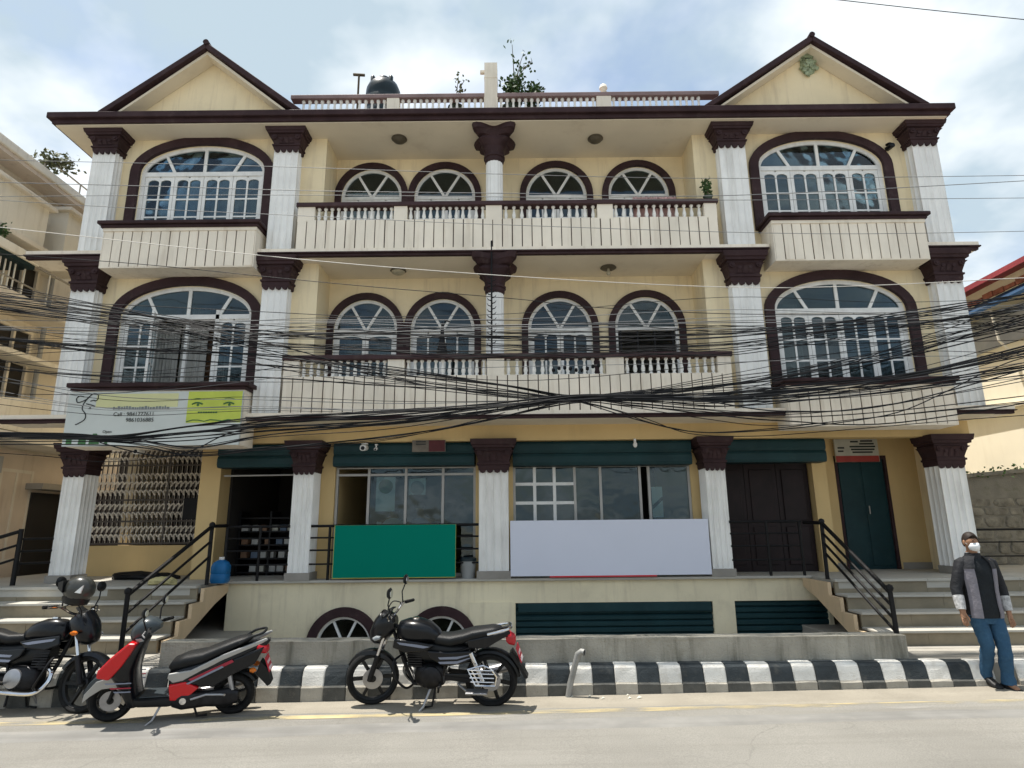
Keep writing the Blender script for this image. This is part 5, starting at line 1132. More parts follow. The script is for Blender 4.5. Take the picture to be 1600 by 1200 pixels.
# ------------------------------------------------------------------ neighbours
NL = thing('neighbour_building', 'beige neighbouring house with balconies at the left edge, seen side on', 'building', (-9.6, 11, 0))
def npart(name, mb, mat, **k): return mb.build(name, mat, NL, **k)
npart('side_wall', MB().box(-14, -9.6, 8.6, 20, -.1, 8.58), 'n_beige')
npart('lower_wall', MB().box(-9.6, -9.54, 8.6, 20, .2, 3.3), 'n_pink')
npart('front_wall', MB().box(-14, -9.58, 8.45, 8.6, -.1, 8.58), 'n_pale')
npart('roof_edge', MB().box(-14, -9.15, 8.2, 20, 8.63, 8.80), 'n_pale', bevel=.02)
npart('roof_edge_trim', MB().box(-14, -9.20, 8.25, 20, 8.54, 8.63), 'n_pink')
rl = MB().tube([(-9.2, 10.9, 9.02), (-9.2, 18, 9.02)], .018, 6)
for k in range(7): rl.tube([(-9.2, 10.9 + k * 1.0, 8.79), (-9.2, 10.9 + k, 9.03)], .015, 6)
npart('roof_railing', rl, 'plinth')
npart('upper_band', MB().box(-9.62, -9.42, 8.4, 20, 7.95, 8.08), 'n_pink', bevel=.02)
for y0, y1, z0, z1 in ((9.2, 10.9, 7.05, 7.85), (11.4, 11.9, 7.0, 8.1)):
    B = npart('bay_box', MB().box(-9.62, -8.95, y0, y1, z0, z1), 'n_pale')
    MB().box(-9.62, -8.85, y0 - .1, y1 + .1, z1, z1 + .08).build('bay_cap', 'n_beige', B, bevel=.015); MB().box(-9.62, -8.85, y0 - .1, y1 + .1, z0 - .1, z0).build('bay_foot', 'n_beige', B, bevel=.015)
npart('upper_ledge', MB().box(-9.62, -8.7, 7.8, 10.6, 6.55, 6.72), 'n_pale', bevel=.02)
npart('upper_ledge_trim', MB().box(-9.62, -8.75, 7.85, 10.55, 6.47, 6.55), 'teal_dark')
Bb = npart('balcony', MB().box(-9.62, -8.85, 8.5, 14, 5.82, 5.98), 'n_beige', bevel=.02)
MB().tube([(-8.88, 8.5, 6.62), (-8.88, 14, 6.62)], .022, 8).build('rail', 'plinth', Bb); MB().tube([(-8.88, 8.5, 6.18), (-8.88, 14, 6.18)], .018, 8).build('rail', 'plinth', Bb)
rp = MB().tube([(0, 0, 0), (0, 0, .62)], .014, 6).mesh('rail_post', 'n_pale')
for y_ in (9.95, 10.06, 10.17, 10.28, 10.5, 11.1, 11.7, 12.3): inst('rail_post', rp, (-8.88, y_, 5.98), Bb)
for y0, y1, z0, z1 in ((9.0, 10.3, 4.2, 5.5), (10.9, 11.7, 4.1, 5.6), (9.2, 10.2, 6.3, 7.0), (10.9, 11.6, 6.0, 7.7), (11.6, 12.3, 1.3, 2.9), (9.3, 10.4, 1.2, 2.8)):
    W = npart('window', MB().box(-9.605, -9.585, y0, y1, z0, z1), 'interior_dark')
    f = MB()
    for a, b, c, d in ((y0 - .06, y0, z0 - .06, z1 + .06), (y1, y1 + .06, z0 - .06, z1 + .06), (y0, y1, z1, z1 + .06), (y0, y1, z0 - .06, z0), ((y0 + y1) / 2 - .025, (y0 + y1) / 2 + .025, z0, z1)): f.box(-9.61, -9.53, a, b, c, d)
    f.build('frame', 'n_beige', W)
npart('mid_ledge', MB().add([(-9.62, 8.3, 3.35), (-8.75, 8.3, 3.35), (-8.75, 14, 3.35), (-9.62, 14, 3.35), (-9.62, 8.3, 3.55), (-8.75, 8.3, 3.50), (-8.75, 14, 3.50), (-9.62, 14, 3.55)], [(0, 3, 2, 1), (4, 5, 6, 7), (0, 1, 5, 4), (1, 2, 6, 5), (2, 3, 7, 6), (3, 0, 4, 7)]), 'n_pale', bevel=.015)
npart('sloping_parapet', MB().prism([(8.0, 3.55), (12.5, 3.55), (12.5, 4.25), (11.6, 4.25), (8.0, 3.7)], -9.0, -8.9, 'yz'), 'n_pale')
npart('side_door', MB().box(-9.545, -9.50, 12.35, 13.2, .28, 2.55), 'interior_dark'); npart('side_door_hood', MB().box(-9.55, -9.2, 12.2, 13.35, 2.6, 2.72), 'plinth', bevel=.01)
npart('second_ledge', MB().box(-9.62, -9.1, 8.3, 14, 4.95, 5.05), 'n_pale', bevel=.015); npart('second_drain_pipe', MB().tube([(-9.5, 11.95, 3.6), (-9.5, 11.95, 8.8)], .045, 8), 'n_grey')
npart('drain_pipe', MB().tube([(-9.5, 10.6, .3), (-9.5, 10.6, 5.8)], .05, 8), 'n_beige')
npart('meter_box', MB().box(-9.6, -9.4, 11.1, 11.4, 2.85, 3.15), 'n_grey')
npart('gate_panel', MB().box(-9.55, -7.3, 13.4, 13.5, .28, 2.6), 'wood_red')
plant('rooftop_plant', 'pale leafy weeds growing along the roof edge of the left neighbouring house', (-9.25, 10.9, 8.80), .5, 8, (.15, .5), .09, 8, .09, 'leaf_dry', False, 33)
plant('rooftop_plant', 'small dark potted plant on the upper ledge of the left neighbouring house', (-8.85, 9.75, 6.75), .22, 5, (.02, .1), .06, 7, .04, 'leaf', False, 34)

NR = thing('neighbour_building', 'bright cream house with red roof edge and blue awning at the right edge', 'building', (10.0, 12, 0))
def rpart(name, mb, mat, **k): return mb.build(name, mat, NR, **k)
rpart('side_wall', MB().box(10.2, 16, 8.0, 24, -.1, 6.45), 'n_cream')
rpart('roof_edge', MB().add([(9.9, 7.5, 6.68), (16, 7.5, 7.7), (16, 24, 7.7), (9.9, 24, 6.68), (9.9, 7.5, 6.79), (16, 7.5, 7.81), (16, 24, 7.81), (9.9, 24, 6.79)], [(0, 3, 2, 1), (4, 5, 6, 7), (0, 1, 5, 4), (1, 2, 6, 5), (2, 3, 7, 6), (3, 0, 4, 7)]), 'n_red')
rpart('upper_wall', MB().box(10.25, 16, 8.0, 24, 6.45, 6.75), 'n_cream')
rpart('awning', MB().add([(9.85, 7.5, 6.08), (10.2, 7.5, 6.34), (10.2, 24, 6.34), (9.85, 24, 6.08), (9.85, 7.5, 6.15), (10.2, 7.5, 6.42), (10.2, 24, 6.42), (9.85, 24, 6.15)], [(0, 3, 2, 1), (4, 5, 6, 7), (0, 1, 5, 4), (1, 2, 6, 5), (2, 3, 7, 6), (3, 0, 4, 7)]), 'n_blue')
rpart('awning_band', MB().box(10.14, 10.2, 8, 24, 5.35, 6.05), 'n_grey')
br = MB()
for k in range(30): br.box(10.16, 10.2, 9 + k * .3, 9.27 + k * .3, 6.43 + (k % 2) * .01, 6.52 + (k * 7 % 3) * .02)
rpart('brick_course', br, 'brick')
fr = MB()
for y_ in (9.5, 10.8, 12.1, 13.4): fr.tube([(9.9, y_, 6.05), (9.95, y_, 5.4), (10.2, y_, 5.1)], .025, 8)
rpart('awning_bracket', fr, 'n_pale'); rpart('ledge', MB().box(10.08, 10.2, 8, 24, 4.05, 4.12), 'n_cream')
# stone retaining wall beyond the right stairs
SW = MB().prism([(7.5, .2), (14, .2), (14, 3.05), (7.5, 2.53)], 12.0, 12.4).build('stone_wall', 'mortar'); tag(SW, 'mossy rough stone wall with concrete top behind the walking man', 'wall')
rnd = random.Random(9); z = 1.0; smesh = []
for k in range(6):
    mb = MB(); rr = []
    for y_, s_ in ((.04, 1.0), (-.01, .98), (-.035, .86), (-.045, .5)):
        rr.append([(s_ * (.5 * math.copysign(abs(math.cos(t)) ** .55, math.cos(t))) * (1 + .1 * math.sin(3 * t + k)), y_, s_ * .5 * math.copysign(abs(math.sin(t)) ** .55, math.sin(t)) * (1 + .1 * math.cos(2 * t + k))) for t in [2 * math.pi * q / 12 for q in range(12)]])
    smesh.append(mb.rings(rr).mesh('stone', 'stone'))
while z < 2.15:
    h = rnd.uniform(.16, .26); x_ = 7.55
    while x_ < 11.0:
        w = rnd.uniform(.22, .5); inst('stone', rnd.choice(smesh), (x_ + w / 2, 12.0 + rnd.uniform(-.01, .02), z + h / 2), SW, scale=(w * .95, .55, h * .93)); x_ += w
    z += h
MB().prism([(7.5, 2.53), (14, 3.05), (14, 3.12), (7.5, 2.60)], 11.9, 12.45).build('wall_top', 'mortar', SW)
mb = MB(); leaf_cloud(mb, [(7.6 + .12 * k, 11.95, 2.60 + .0096 * k) for k in range(30)], 6, .05, .07, rnd); mb.build('moss_growth', 'leaf', SW, recalc=False)
# ------------------------------------------------------------------ vehicles (built facing +x, left side +y, wheels on z = 0)
def wheel_parts(par_, cx, R_, tw, spokes, disc=True, ang=0.0, turn=0.0):
    """an alloy wheel with its tyre; turn swings it about the vertical through its axle"""
    W = MB(); n = 40; rr = R_ - tw * .95
    W.rings([[(rr * c_ * math.cos(2 * math.pi * k / n), y_, rr * c_ * math.sin(2 * math.pi * k / n)) for c_, y_ in ((1.04, -.030), (1.0, -.032), (.93, -.018), (.93, .018), (1.0, .032), (1.04, .030))] for k in range(n)], closed=True)
    W.lathe([(.004, -.05), (.035, -.05), (.04, -.03), (.055, -.02), (.055, .02), (.04, .03), (.035, .05), (.004, .05)], (0, 0, 0), 'y', 16)
    for k in range(spokes):
        a = ang + 2 * math.pi * k / spokes
        W.bar((.04 * math.cos(a), 0, .04 * math.sin(a)), (rr * .95 * math.cos(a), 0, rr * .95 * math.sin(a)), .03, .034, up=(0, 1, 0))
    w = W.build('wheel', 'steel' if disc == 'light' else 'plastic_black', par_); w.location = (cx, 0, R_); w.rotation_euler = (0, 0, turn)
    T = MB(); rings_ = []
    for k in range(n):
        a = 2 * math.pi * k / n
        rings_.append([((R_ - tw + tw * .0 + (tw) * (.5 + .5 * math.cos(t)) ) * math.cos(a), tw * .82 * math.sin(t), (R_ - tw + tw * (.5 + .5 * math.cos(t))) * math.sin(a)) for t in [2 * math.pi * q / 12 for q in range(12)]])
    T.rings(rings_, closed=True); t_ = T.build('tyre', 'rubber', w, smooth=True)
    if disc:
        D = MB().lathe([(.05, .040), (.105, .040), (.105, .046), (.05, .046)], (0, 0, 0), 'y', 24); D.build('brake_disc', 'steel', w)
    return w
def arc_guard(mb, cx, cz, r_, a0, a1, hw, n=16, drop=.03, th=.006):
    rings_ = []
    for k in range(n + 1):
        a = R(a0 + (a1 - a0) * k / n); tp = 1 - .25 * abs(2 * k / n - 1) ** 3
        ring = []
        for f, dr in ((-1, drop), (-.8, .008), (-.3, 0), (.3, 0), (.8, .008), (1, drop)): ring.append((cx + (r_ - dr) * math.cos(a), f * hw * tp, cz + (r_ - dr) * math.sin(a)))
        for f, dr in ((1, drop), (.8, .008), (.3, 0), (-.3, 0), (-.8, .008), (-1, drop)): ring.append((cx + (r_ - dr - th) * math.cos(a), f * (hw * tp - th), cz + (r_ - dr - th) * math.sin(a)))
        rings_.append(ring)
    mb.rings(rings_); return mb
def motorcycle(label, guard=True, turn=0.0, near_y=1):
    B = thing('motorcycle', label, 'motorcycle'); P = lambda n_, mb, m_, **k: mb.build(n_, m_, B, **k)
    wheel_parts(B, -.63, .275, .062, 6, True, .2); wheel_parts(B, .64, .275, .056, 6, True, .0, turn)
    F = MB()                                              # fork, drawn straight, swung with the bars
    FL = MB()
    for s_ in (-1, 1): FL.tube([(.65, s_ * .085, .27), (.555, s_ * .085, .53)], .027, 10)
    P('fork_leg', FL, 'iron', smooth=True)
    for s_ in (-1, 1): F.tube([(.57, s_ * .085, .50), (.43, s_ * .085, .88)], .018, 10)
    F.bar((.47, -.1, .80), (.47, .1, .80), .05, .04); F.tube([(.42, 0, .9), (.50, 0, .68)], .03, 10)
    P('fork', F, 'chrome', smooth=True)
    P('front_fender', arc_guard(MB(), .64, .275, .298, 28, 152, .062, drop=.045), 'paint_black', smooth=True)
    C_ = MB(); C_.body([(.38, 0, .84, .09, .07), (.44, 0, .83, .12, .13), (.53, 0, .80, .13, .17), (.60, 0, .76, .11, .13), (.65, 0, .72, .06, .06), (.66, 0, .71, .02, .02)], 18)
    P('headlamp_cowl', C_, 'paint_black', smooth=True)
    S_ = MB(); S_.rings([[(.40 + dx, y_, z_) for y_, z_, dx in ((-.07, .99, .0), (0, 1.01, .012), (.07, .99, .0), (.065, .985, -.006), (0, 1.0, .004), (-.065, .985, -.006))], [(.50 + dx, y_, z_) for y_, z_, dx in ((-.11, .92, .0), (0, .94, .03), (.11, .92, .0), (.105, .915, -.006), (0, .93, .02), (-.105, .915, -.006))], [(.58 + dx, y_, z_) for y_, z_, dx in ((-.12, .82, .0), (0, .84, .05), (.12, .82, .0), (.115, .815, -.006), (0, .83, .04), (-.115, .815, -.006))]])
    P('fly_screen', S_, 'plastic_black', smooth=True)
    P('headlamp', MB().lathe([(.004, .640), (.05, .636), (.072, .615), (.075, .57)], (0, 0, .715), 'x', 18), 'lens_clear', smooth=True)
    H_ = MB().tube(curve2([(.30, -.36, .98), (.36, -.25, .99), (.40, -.10, .93), (.40, .10, .93), (.36, .25, .99), (.30, .36, .98)], 5), .013, 8); P('handlebar', H_, 'chrome', smooth=True)
    for s_ in (-1, 1):
        P('control_cable', MB().tube(curve2([(.37, s_ * .2, .995), (.46, s_ * .16, 1.02), (.50, s_ * .10, .93), (.44, s_ * .06, .82), (.36, s_ * .06, .70)], 5), .006, 6), 'iron', smooth=True)
        P('grip', MB().tube([(.34, s_ * .25, .99), (.29, s_ * .38, .977)], .018, 8), 'rubber', smooth=True); P('brake_lever', MB().tube([(.39, s_ * .2, .985), (.38, s_ * .3, .985), (.34, s_ * .38, .975)], .007, 6), 'chrome', smooth=True)
        m_ = P('mirror', MB().tube([(.37, s_ * .23, .99), (.385, s_ * .26, 1.10), (.36, s_ * .29, 1.17)], .007, 6), 'iron', smooth=True)
        MB().body([(.335, s_ * .30, 1.22, .055, .04), (.35, s_ * .30, 1.225, .07, .055), (.37, s_ * .30, 1.225, .05, .04), (.375, s_ * .30, 1.225, .015, .012)], 14).build('mirror_housing', 'plastic_black', m_, smooth=True)
        MB().body([(.331, s_ * .30, 1.22, .05, .036), (.334, s_ * .30, 1.22, .05, .036)], 14).build('mirror_glass', 'mirror', m_)
        P('indicator', MB().body([(.50, s_ * .17, .74, .03, .014), (.54, s_ * .19, .74, .045, .024), (.57, s_ * .19, .74, .015, .01)], 10), 'lens_amber' if s_ < 0 else 'lens_clear', smooth=True)
    T_ = MB(); T_.body([(.36, 0, .74, .05, .06), (.33, 0, .76, .09, .10), (.24, 0, .77, .135, .115), (.12, 0, .775, .145, .11), (.0, 0, .755, .125, .09), (-.08, 0, .72, .09, .06), (-.12, 0, .70, .05, .03)], 20, e=2.8)
    tk = P('fuel_tank', T_, 'paint_black', smooth=True)
    MB().lathe([(.04, 0), (.04, .015), (.03, .02), (.004, .021)], (.16, 0, .882), n=14).build('filler_cap', 'chrome', tk, smooth=True)
    for s_ in (-1, 1):
        sh_ = MB().prism([(.36, .72), (.38, .63), (.24, .58), (.02, .60), (-.06, .66), (.1, .69)], s_ * .12, s_ * .15); P('tank_shroud', sh_, 'paint_black', bevel=.012)
        de = MB().prism([(.33, .69), (.30, .665), (.05, .63), (-.02, .645), (.1, .665)], s_ * .1505, s_ * .153); P('decal_stripe', de, 'decal')
        sp = MB().prism([(.02, .60), (-.02, .52), (-.15, .45), (-.36, .47), (-.52, .56), (-.44, .60), (-.2, .585)], s_ * .10, s_ * .135); P('side_panel', sp, 'paint_black', bevel=.012)
        for z_ in (0, .045): P('decal_stripe', MB().prism([(-.10, .535 - z_), (-.12, .515 - z_), (-.30, .52 - z_), (-.48, .575 - z_ * .6), (-.3, .545 - z_)], s_ * .1355, s_ * .138), 'decal')
        tp = MB().prism([(-.40, .70), (-.42, .62), (-.60, .62), (-.86, .77), (-.84, .80), (-.62, .745)], s_ * .07, s_ * .115); P('tail_panel', tp, 'paint_black', bevel=.012)
        P('shock_absorber', MB().tube([(-.56, s_ * .125, .30), (-.44, s_ * .12, .58)], .026, 10), 'chrome', smooth=True)
        P('swing_arm', MB().bar((-.64, s_ * .10, .275), (-.16, s_ * .09, .32), .03, .04), 'iron')
        P('foot_peg', MB().tube([(-.12, s_ * .08, .27), (-.13, s_ * .27, .28)], .013, 8), 'rubber', smooth=True)
    Se = MB(); Se.body([(-.02, 0, .69, .06, .03), (-.07, 0, .69, .10, .05), (-.22, 0, .68, .125, .055), (-.36, 0, .71, .13, .055), (-.46, 0, .745, .125, .05), (-.66, 0, .775, .11, .045), (-.74, 0, .785, .07, .03), (-.76, 0, .787, .03, .012)], 18, e=3)
    P('seat', Se, 'seat_black', smooth=True)
    G_ = MB().tube(curve2([(-.62, .12, .765), (-.76, .125, .80), (-.84, .08, .815), (-.84, -.08, .815), (-.76, -.125, .80), (-.62, -.12, .765)], 4), .014, 8); P('grab_rail', G_, 'chrome', smooth=True)
    P('tail_lamp', MB().body([(-.90, 0, .68, .02, .03), (-.885, 0, .68, .05, .06), (-.83, 0, .70, .06, .07), (-.80, 0, .71, .05, .05)], 14), 'lens_red', smooth=True)
    P('rear_fender', arc_guard(MB(), -.63, .275, .315, 60, 172, .075), 'plastic_black', smooth=True)
    P('mud_flap', MB().prism([(-.92, .42), (-.99, .30), (-1.02, .31), (-.93, .47), (-.86, .58), (-.83, .55)], -.06, .06), 'plastic_black', bevel=.004)
    pl_ = MB().prism([(-.905, .62), (-.955, .47), (-.962, .472), (-.912, .625)], -.085, .085); po = P('number_plate', pl_, 'plate_red')
    tl_ = MB()
    for r__ in range(2):
        for c_ in range(4): tl_.bar((-.925 - r__ * .026, -.055 + c_ * .036, .575 - r__ * .065), (-.937 - r__ * .026, -.055 + c_ * .036, .545 - r__ * .065), .018, .006, up=(1, 0, .3))
    tl_.build('plate_characters', 'plate_ink', po)
    # side marker plate, also red, on the tail side
    P('air_box', MB().body([(.24, 0, .56, .06, .06), (.14, 0, .57, .085, .10), (-.2, 0, .53, .09, .12), (-.42, 0, .54, .07, .09)], 14, e=3), 'plastic_black', smooth=True)
    E_ = MB(); E_.body([(-.14, 0, .33, .10, .10), (-.10, 0, .33, .135, .12), (.06, 0, .32, .13, .125), (.14, 0, .32, .09, .10), (.17, 0, .32, .05, .06)], 16, e=3.4)
    P('crankcase', E_, 'engine', smooth=True)
    cy = MB()
    for k in range(7): cy.box(.085 - .006 * k + .02 * k * .3, .235 - .004 * k + .02 * k * .3, -.085, .085, .42 + k * .025, .433 + k * .025)
    cy.body([(.40, .15, 0, .055, .06), (.62, .16, 0, .055, .06)], 12, 'z'); P('cylinder_fins', cy, 'engine')
    P('clutch_cover', MB().lathe([(.11, .10), (.11, .14), (.09, .155), (.004, .16)], (-.02, 0, .33), 'y', 20), 'engine', smooth=True); P('gear_cover', MB().lathe([(.09, -.10), (.09, -.145), (.07, -.155), (.004, -.158)], (-.03, 0, .32), 'y', 20), 'steel', smooth=True)
    fr_ = MB().tube([(.42, 0, .80), (.30, 0, .45), (.20, 0, .22), (-.10, 0, .20)], .02, 8); fr_.tube([(.40, 0, .82), (.0, 0, .64), (-.3, 0, .6)], .022, 8)
    for s_ in (-1, 1): fr_.tube([(-.1, s_ * .08, .25), (-.2, s_ * .09, .55), (-.5, s_ * .09, .64), (-.82, s_ * .06, .74)], .015, 8)
    P('frame', fr_, 'iron', smooth=True)
    P('exhaust_pipe', MB().tube(curve2([(.20, -.03, .42), (.30, -.06, .38), (.31, -.09, .28), (.22, -.12, .19), (.0, -.15, .19), (-.25, -.16, .22), (-.4, -.17, .25)], 5), .02, 8), 'chrome', smooth=True)
    P('silencer', MB().tube([(-.30, -.165, .225), (-.36, -.17, .24), (-.82, -.19, .34), (-.86, -.19, .35)], [.025, .045, .05, .03], 14), 'steel', smooth=True)
    P('heat_shield', MB().tube([(-.42, -.212, .26), (-.76, -.232, .335)], .03, 8), 'chrome', smooth=True)
    P('crash_bar', MB().tube(curve2([(.30, .0, .52), (.36, .17, .50), (.33, .22, .36), (.24, .17, .24), (.2, .05, .22)], 4), .012, 8), 'iron', smooth=True)
    P('crash_bar', MB().tube(curve2([(.30, .0, .52), (.36, -.17, .50), (.33, -.22, .36), (.24, -.17, .24), (.2, -.05, .22)], 4), .012, 8), 'iron', smooth=True)
    P('chain_cover', MB().prism([(-.16, .36), (-.16, .30), (-.66, .27), (-.72, .31), (-.64, .36)], .075, .10), 'plastic_black', bevel=.01)
    if guard:
        g_ = MB(); y_ = .215
        g_.tube([(-.42, y_, .45), (-.58, y_, .49), (-.66, y_, .46), (-.72, y_, .38), (-.70, y_, .29), (-.50, y_, .29)], .009, 6, closed=True)
        for t in (.33, .37, .41, .445): g_.tube([(-.46 + (t - .29) * .2, y_ + .004, t), (-.69, y_ + .004, t - .005)], .006, 6)
        g_.tube([(-.46, y_, .45), (-.54, y_, .29)], .007, 6); g_.tube([(-.60, .13, .47), (-.60, y_, .47)], .01, 6); g_.tube([(-.52, .12, .30), (-.52, y_, .30)], .01, 6)
        P('sari_guard', g_, 'chrome', smooth=True)
        fp_ = MB(); fp_.box(-.62, -.40, .15, .26, .215, .235); fp_.bar((-.40, .20, .23), (-.30, .12, .27), .02, .02); P('foot_board', fp_, 'steel', bevel=.004)
    st_ = MB().tube([(-.02, .09, .24), (.05, .19, .06), (.10, .235, .015)], .013, 8); st_.box(.07, .14, .215, .255, -.002, .008); P('side_stand', st_, 'steel', smooth=False)
    st_ = MB().tube([(-.06, .10, .22), (-.03, .14, .05), (.07, .15, .04)], .011, 8); P('centre_stand', st_, 'iron'); P('centre_stand', MB().tube([(-.06, -.10, .22), (-.03, -.14, .07)], .011, 8), 'iron')
    return B
B1 = motorcycle('black motorcycle facing left with chrome side guard, parked before the green board', True, R(16))
B1.location = (-.87, 7.08, road_z(-.87)); B1.rotation_euler = (R(-9), 0, R(180 - 6))
B2 = motorcycle('black motorcycle facing right, cut off by the left edge, helmet on its mirror', False, R(-6))
B2.location = (-5.26, 7.12, road_z(-5.26)); B2.rotation_euler = (R(-9), 0, R(-4)); B2.scale = (1.06, 1.06, 1.06)

def scooter(label):
    B = thing('scooter', label, 'scooter'); P = lambda n_, mb, m_, **k: mb.build(n_, m_, B, **k)
    wheel_parts(B, -.60, .225, .085, 5, False, .3); wheel_parts(B, .66, .225, .075, 5, True, .1, R(6))
    f = MB()
    for s_ in (-1, 1): f.tube([(.66, s_ * .075, .225), (.58, s_ * .07, .46)], .02, 8)
    P('fork', f, 'iron', smooth=True)
    P('front_fender', arc_guard(MB(), .65, .235, .295, 8, 140, .075, drop=.07), 'paint_slate', smooth=True)
    for s_ in (-1, 1): P('fender_side', MB().prism([(.915, .235), (.90, .32), (.79, .45), (.60, .50), (.45, .43), (.42, .28), (.47, .26), (.53, .33), (.62, .38), (.73, .37), (.84, .30)], s_ * .078, s_ * .098), 'paint_silver', bevel=.006)
    A = MB(); A.body([(.18, .40, 0, .06, .16), (.30, .45, 0, .07, .19), (.44, .50, 0, .10, .20), (.56, .55, 0, .15, .21), (.68, .50, 0, .13, .20), (.80, .42, 0, .08, .15), (.88, .36, 0, .06, .10), (.92, .33, 0, .05, .07)], 20, 'z', 2.6); P('leg_shield', A, 'paint_black', smooth=True)
    for s_ in (-1, 1):
        P('red_apron', MB().prism([(.745, .53), (.735, .60), (.62, .73), (.45, .88), (.37, .87), (.44, .74), (.51, .63), (.62, .50)], s_ * .06, s_ * .236), 'paint_red', bevel=.02)
        P('silver_badge', MB().prism([(.42, .895), (.36, .90), (.33, .87), (.39, .855)], s_ * .11, s_ * .13), 'paint_silver', bevel=.004)
        for z_ in (0, .05, .09): P('decal_stripe', MB().prism([(.66 - z_, .47 - z_), (.645 - z_, .455 - z_), (.40, .455 - z_), (.40, .465 - z_)], s_ * .205, s_ * .212), 'decal' if z_ != .05 else 'decal_red')
    P('front_nose', MB().body([(.52, .66, 0, .05, .06), (.60, .66, 0, .06, .08), (.72, .58, 0, .05, .08), (.84, .47, 0, .04, .07), (.88, .43, 0, .02, .04)], 14, 'z'), 'plastic_black', smooth=True)
    Hd = MB(); Hd.body([(.20, 0, 1.0, .05, .03), (.26, 0, 1.0, .11, .08), (.34, 0, .99, .15, .11), (.42, 0, .96, .14, .11), (.48, 0, .93, .09, .07), (.50, 0, .92, .03, .03)], 18); P('headset', Hd, 'paint_slate', smooth=True)
    P('headlamp', MB().body([(.44, 0, .93, .10, .05), (.485, 0, .92, .08, .045), (.50, 0, .915, .03, .02)], 14), 'lens_clear', smooth=True)
    P('handlebar', MB().tube([(.22, -.33, .99), (.28, -.15, 1.0), (.28, .15, 1.0), (.22, .33, .99)], .014, 8), 'iron', smooth=True)
    for s_ in (-1, 1):
        P('grip', MB().tube([(.25, s_ * .22, .995), (.20, s_ * .36, .985)], .02, 8), 'rubber', smooth=True); P('brake_lever', MB().tube([(.30, s_ * .18, .99), (.29, s_ * .3, .98), (.25, s_ * .35, .97)], .008, 6), 'steel', smooth=True)
        m_ = P('mirror', MB().tube([(.29, s_ * .2, 1.0), (.30, s_ * .26, 1.12), (.28, s_ * .29, 1.17)], .008, 6), 'iron', smooth=True)
        MB().body([(.262, s_ * .30, 1.21, .05, .04), (.275, s_ * .30, 1.21, .065, .052), (.30, s_ * .30, 1.21, .04, .03), (.303, s_ * .30, 1.21, .01, .01)], 14).build('mirror_housing', 'plastic_black', m_, smooth=True); MB().body([(.258, s_ * .30, 1.21, .045, .035), (.261, s_ * .30, 1.21, .045, .035)], 14).build('mirror_glass', 'mirror', m_)
    fl_ = MB(); fl_.body([(.42, 0, .235, .15, .05), (.34, 0, .22, .17, .05), (.05, 0, .215, .17, .055), (-.05, 0, .23, .15, .06)], 16, e=4); P('floorboard', fl_, 'plastic_black', smooth=True); P('floor_mat', MB().box(-.02, .34, -.13, .13, .268, .278), 'paint_slate', bevel=.004)
    Bd = MB(); Bd.body([(.06, 0, .38, .10, .16), (.02, 0, .40, .14, .17), (-.12, 0, .44, .165, .17), (-.30, 0, .50, .17, .15), (-.50, 0, .58, .16, .13), (-.72, 0, .67, .13, .10), (-.90, 0, .75, .07, .06), (-.97, 0, .80, .02, .02)], 20, e=2.8); P('body_shell', Bd, 'paint_black', smooth=True)
    for s_ in (-1, 1):
        P('red_body_panel', MB().prism([(.04, .40), (.02, .24), (-.12, .23), (-.27, .36), (-.13, .43)], s_ * .13, s_ * .178), 'paint_red', bevel=.012)
        P('silver_body_panel', MB().prism([(.05, .52), (.06, .47), (.0, .42), (-.10, .44), (-.50, .64), (-.90, .80), (-.97, .84), (-.95, .86), (-.5, .70), (-.18, .55)], s_ * .135, s_ * .166), 'paint_silver', bevel=.01)
        P('rear_side_cover', MB().prism([(-.08, .46), (-.26, .37), (-.42, .35), (-.60, .47), (-.84, .58), (-.93, .76), (-.6, .64)], s_ * .11, s_ * .158), 'paint_black', bevel=.015)
        P('decal_stripe', MB().prism([(-.16, .455), (-.20, .43), (-.62, .62), (-.60, .645)], s_ * .166, s_ * .176), 'decal_red'); P('decal_stripe', MB().prism([(-.14, .415), (-.16, .405), (-.52, .57), (-.5, .585)], s_ * .172, s_ * .18), 'decal')
        P('indicator', MB().body([(-.78, s_ * .10, .50, .02, .02), (-.82, s_ * .11, .50, .035, .028), (-.85, s_ * .11, .50, .01, .01)], 10), 'lens_amber', smooth=True)
    Se = MB(); Se.body([(.08, 0, .56, .07, .02), (.04, 0, .58, .13, .06), (-.10, 0, .62, .15, .075), (-.28, 0, .655, .155, .065), (-.44, 0, .72, .15, .06), (-.62, 0, .79, .135, .05), (-.74, 0, .825, .09, .035), (-.78, 0, .83, .03, .01)], 18, e=2.8); P('seat', Se, 'seat_black', smooth=True)
    P('grab_rail', MB().tube(curve2([(-.66, .13, .80), (-.78, .135, .87), (-.90, .09, .90), (-.90, -.09, .90), (-.78, -.135, .87), (-.66, -.13, .80)], 4), .015, 8), 'plastic_black', smooth=True)
    P('tail_lamp', MB().body([(-.96, 0, .70, .04, .03), (-.94, 0, .70, .09, .05), (-.86, 0, .72, .11, .06), (-.82, 0, .72, .08, .05)], 14), 'lens_red', smooth=True)
    pl_ = MB().prism([(-.93, .62), (-.985, .46), (-.992, .462), (-.937, .625)], -.09, .09); po = P('number_plate', pl_, 'plate_red'); tl_ = MB()
    for r__ in range(2):
        for c_ in range(4): tl_.bar((-.952 - r__ * .026, -.055 + c_ * .036, .575 - r__ * .065), (-.964 - r__ * .026, -.055 + c_ * .036, .545 - r__ * .065), .018, .006, up=(1, 0, .3))
    tl_.build('plate_characters', 'plate_ink', po)
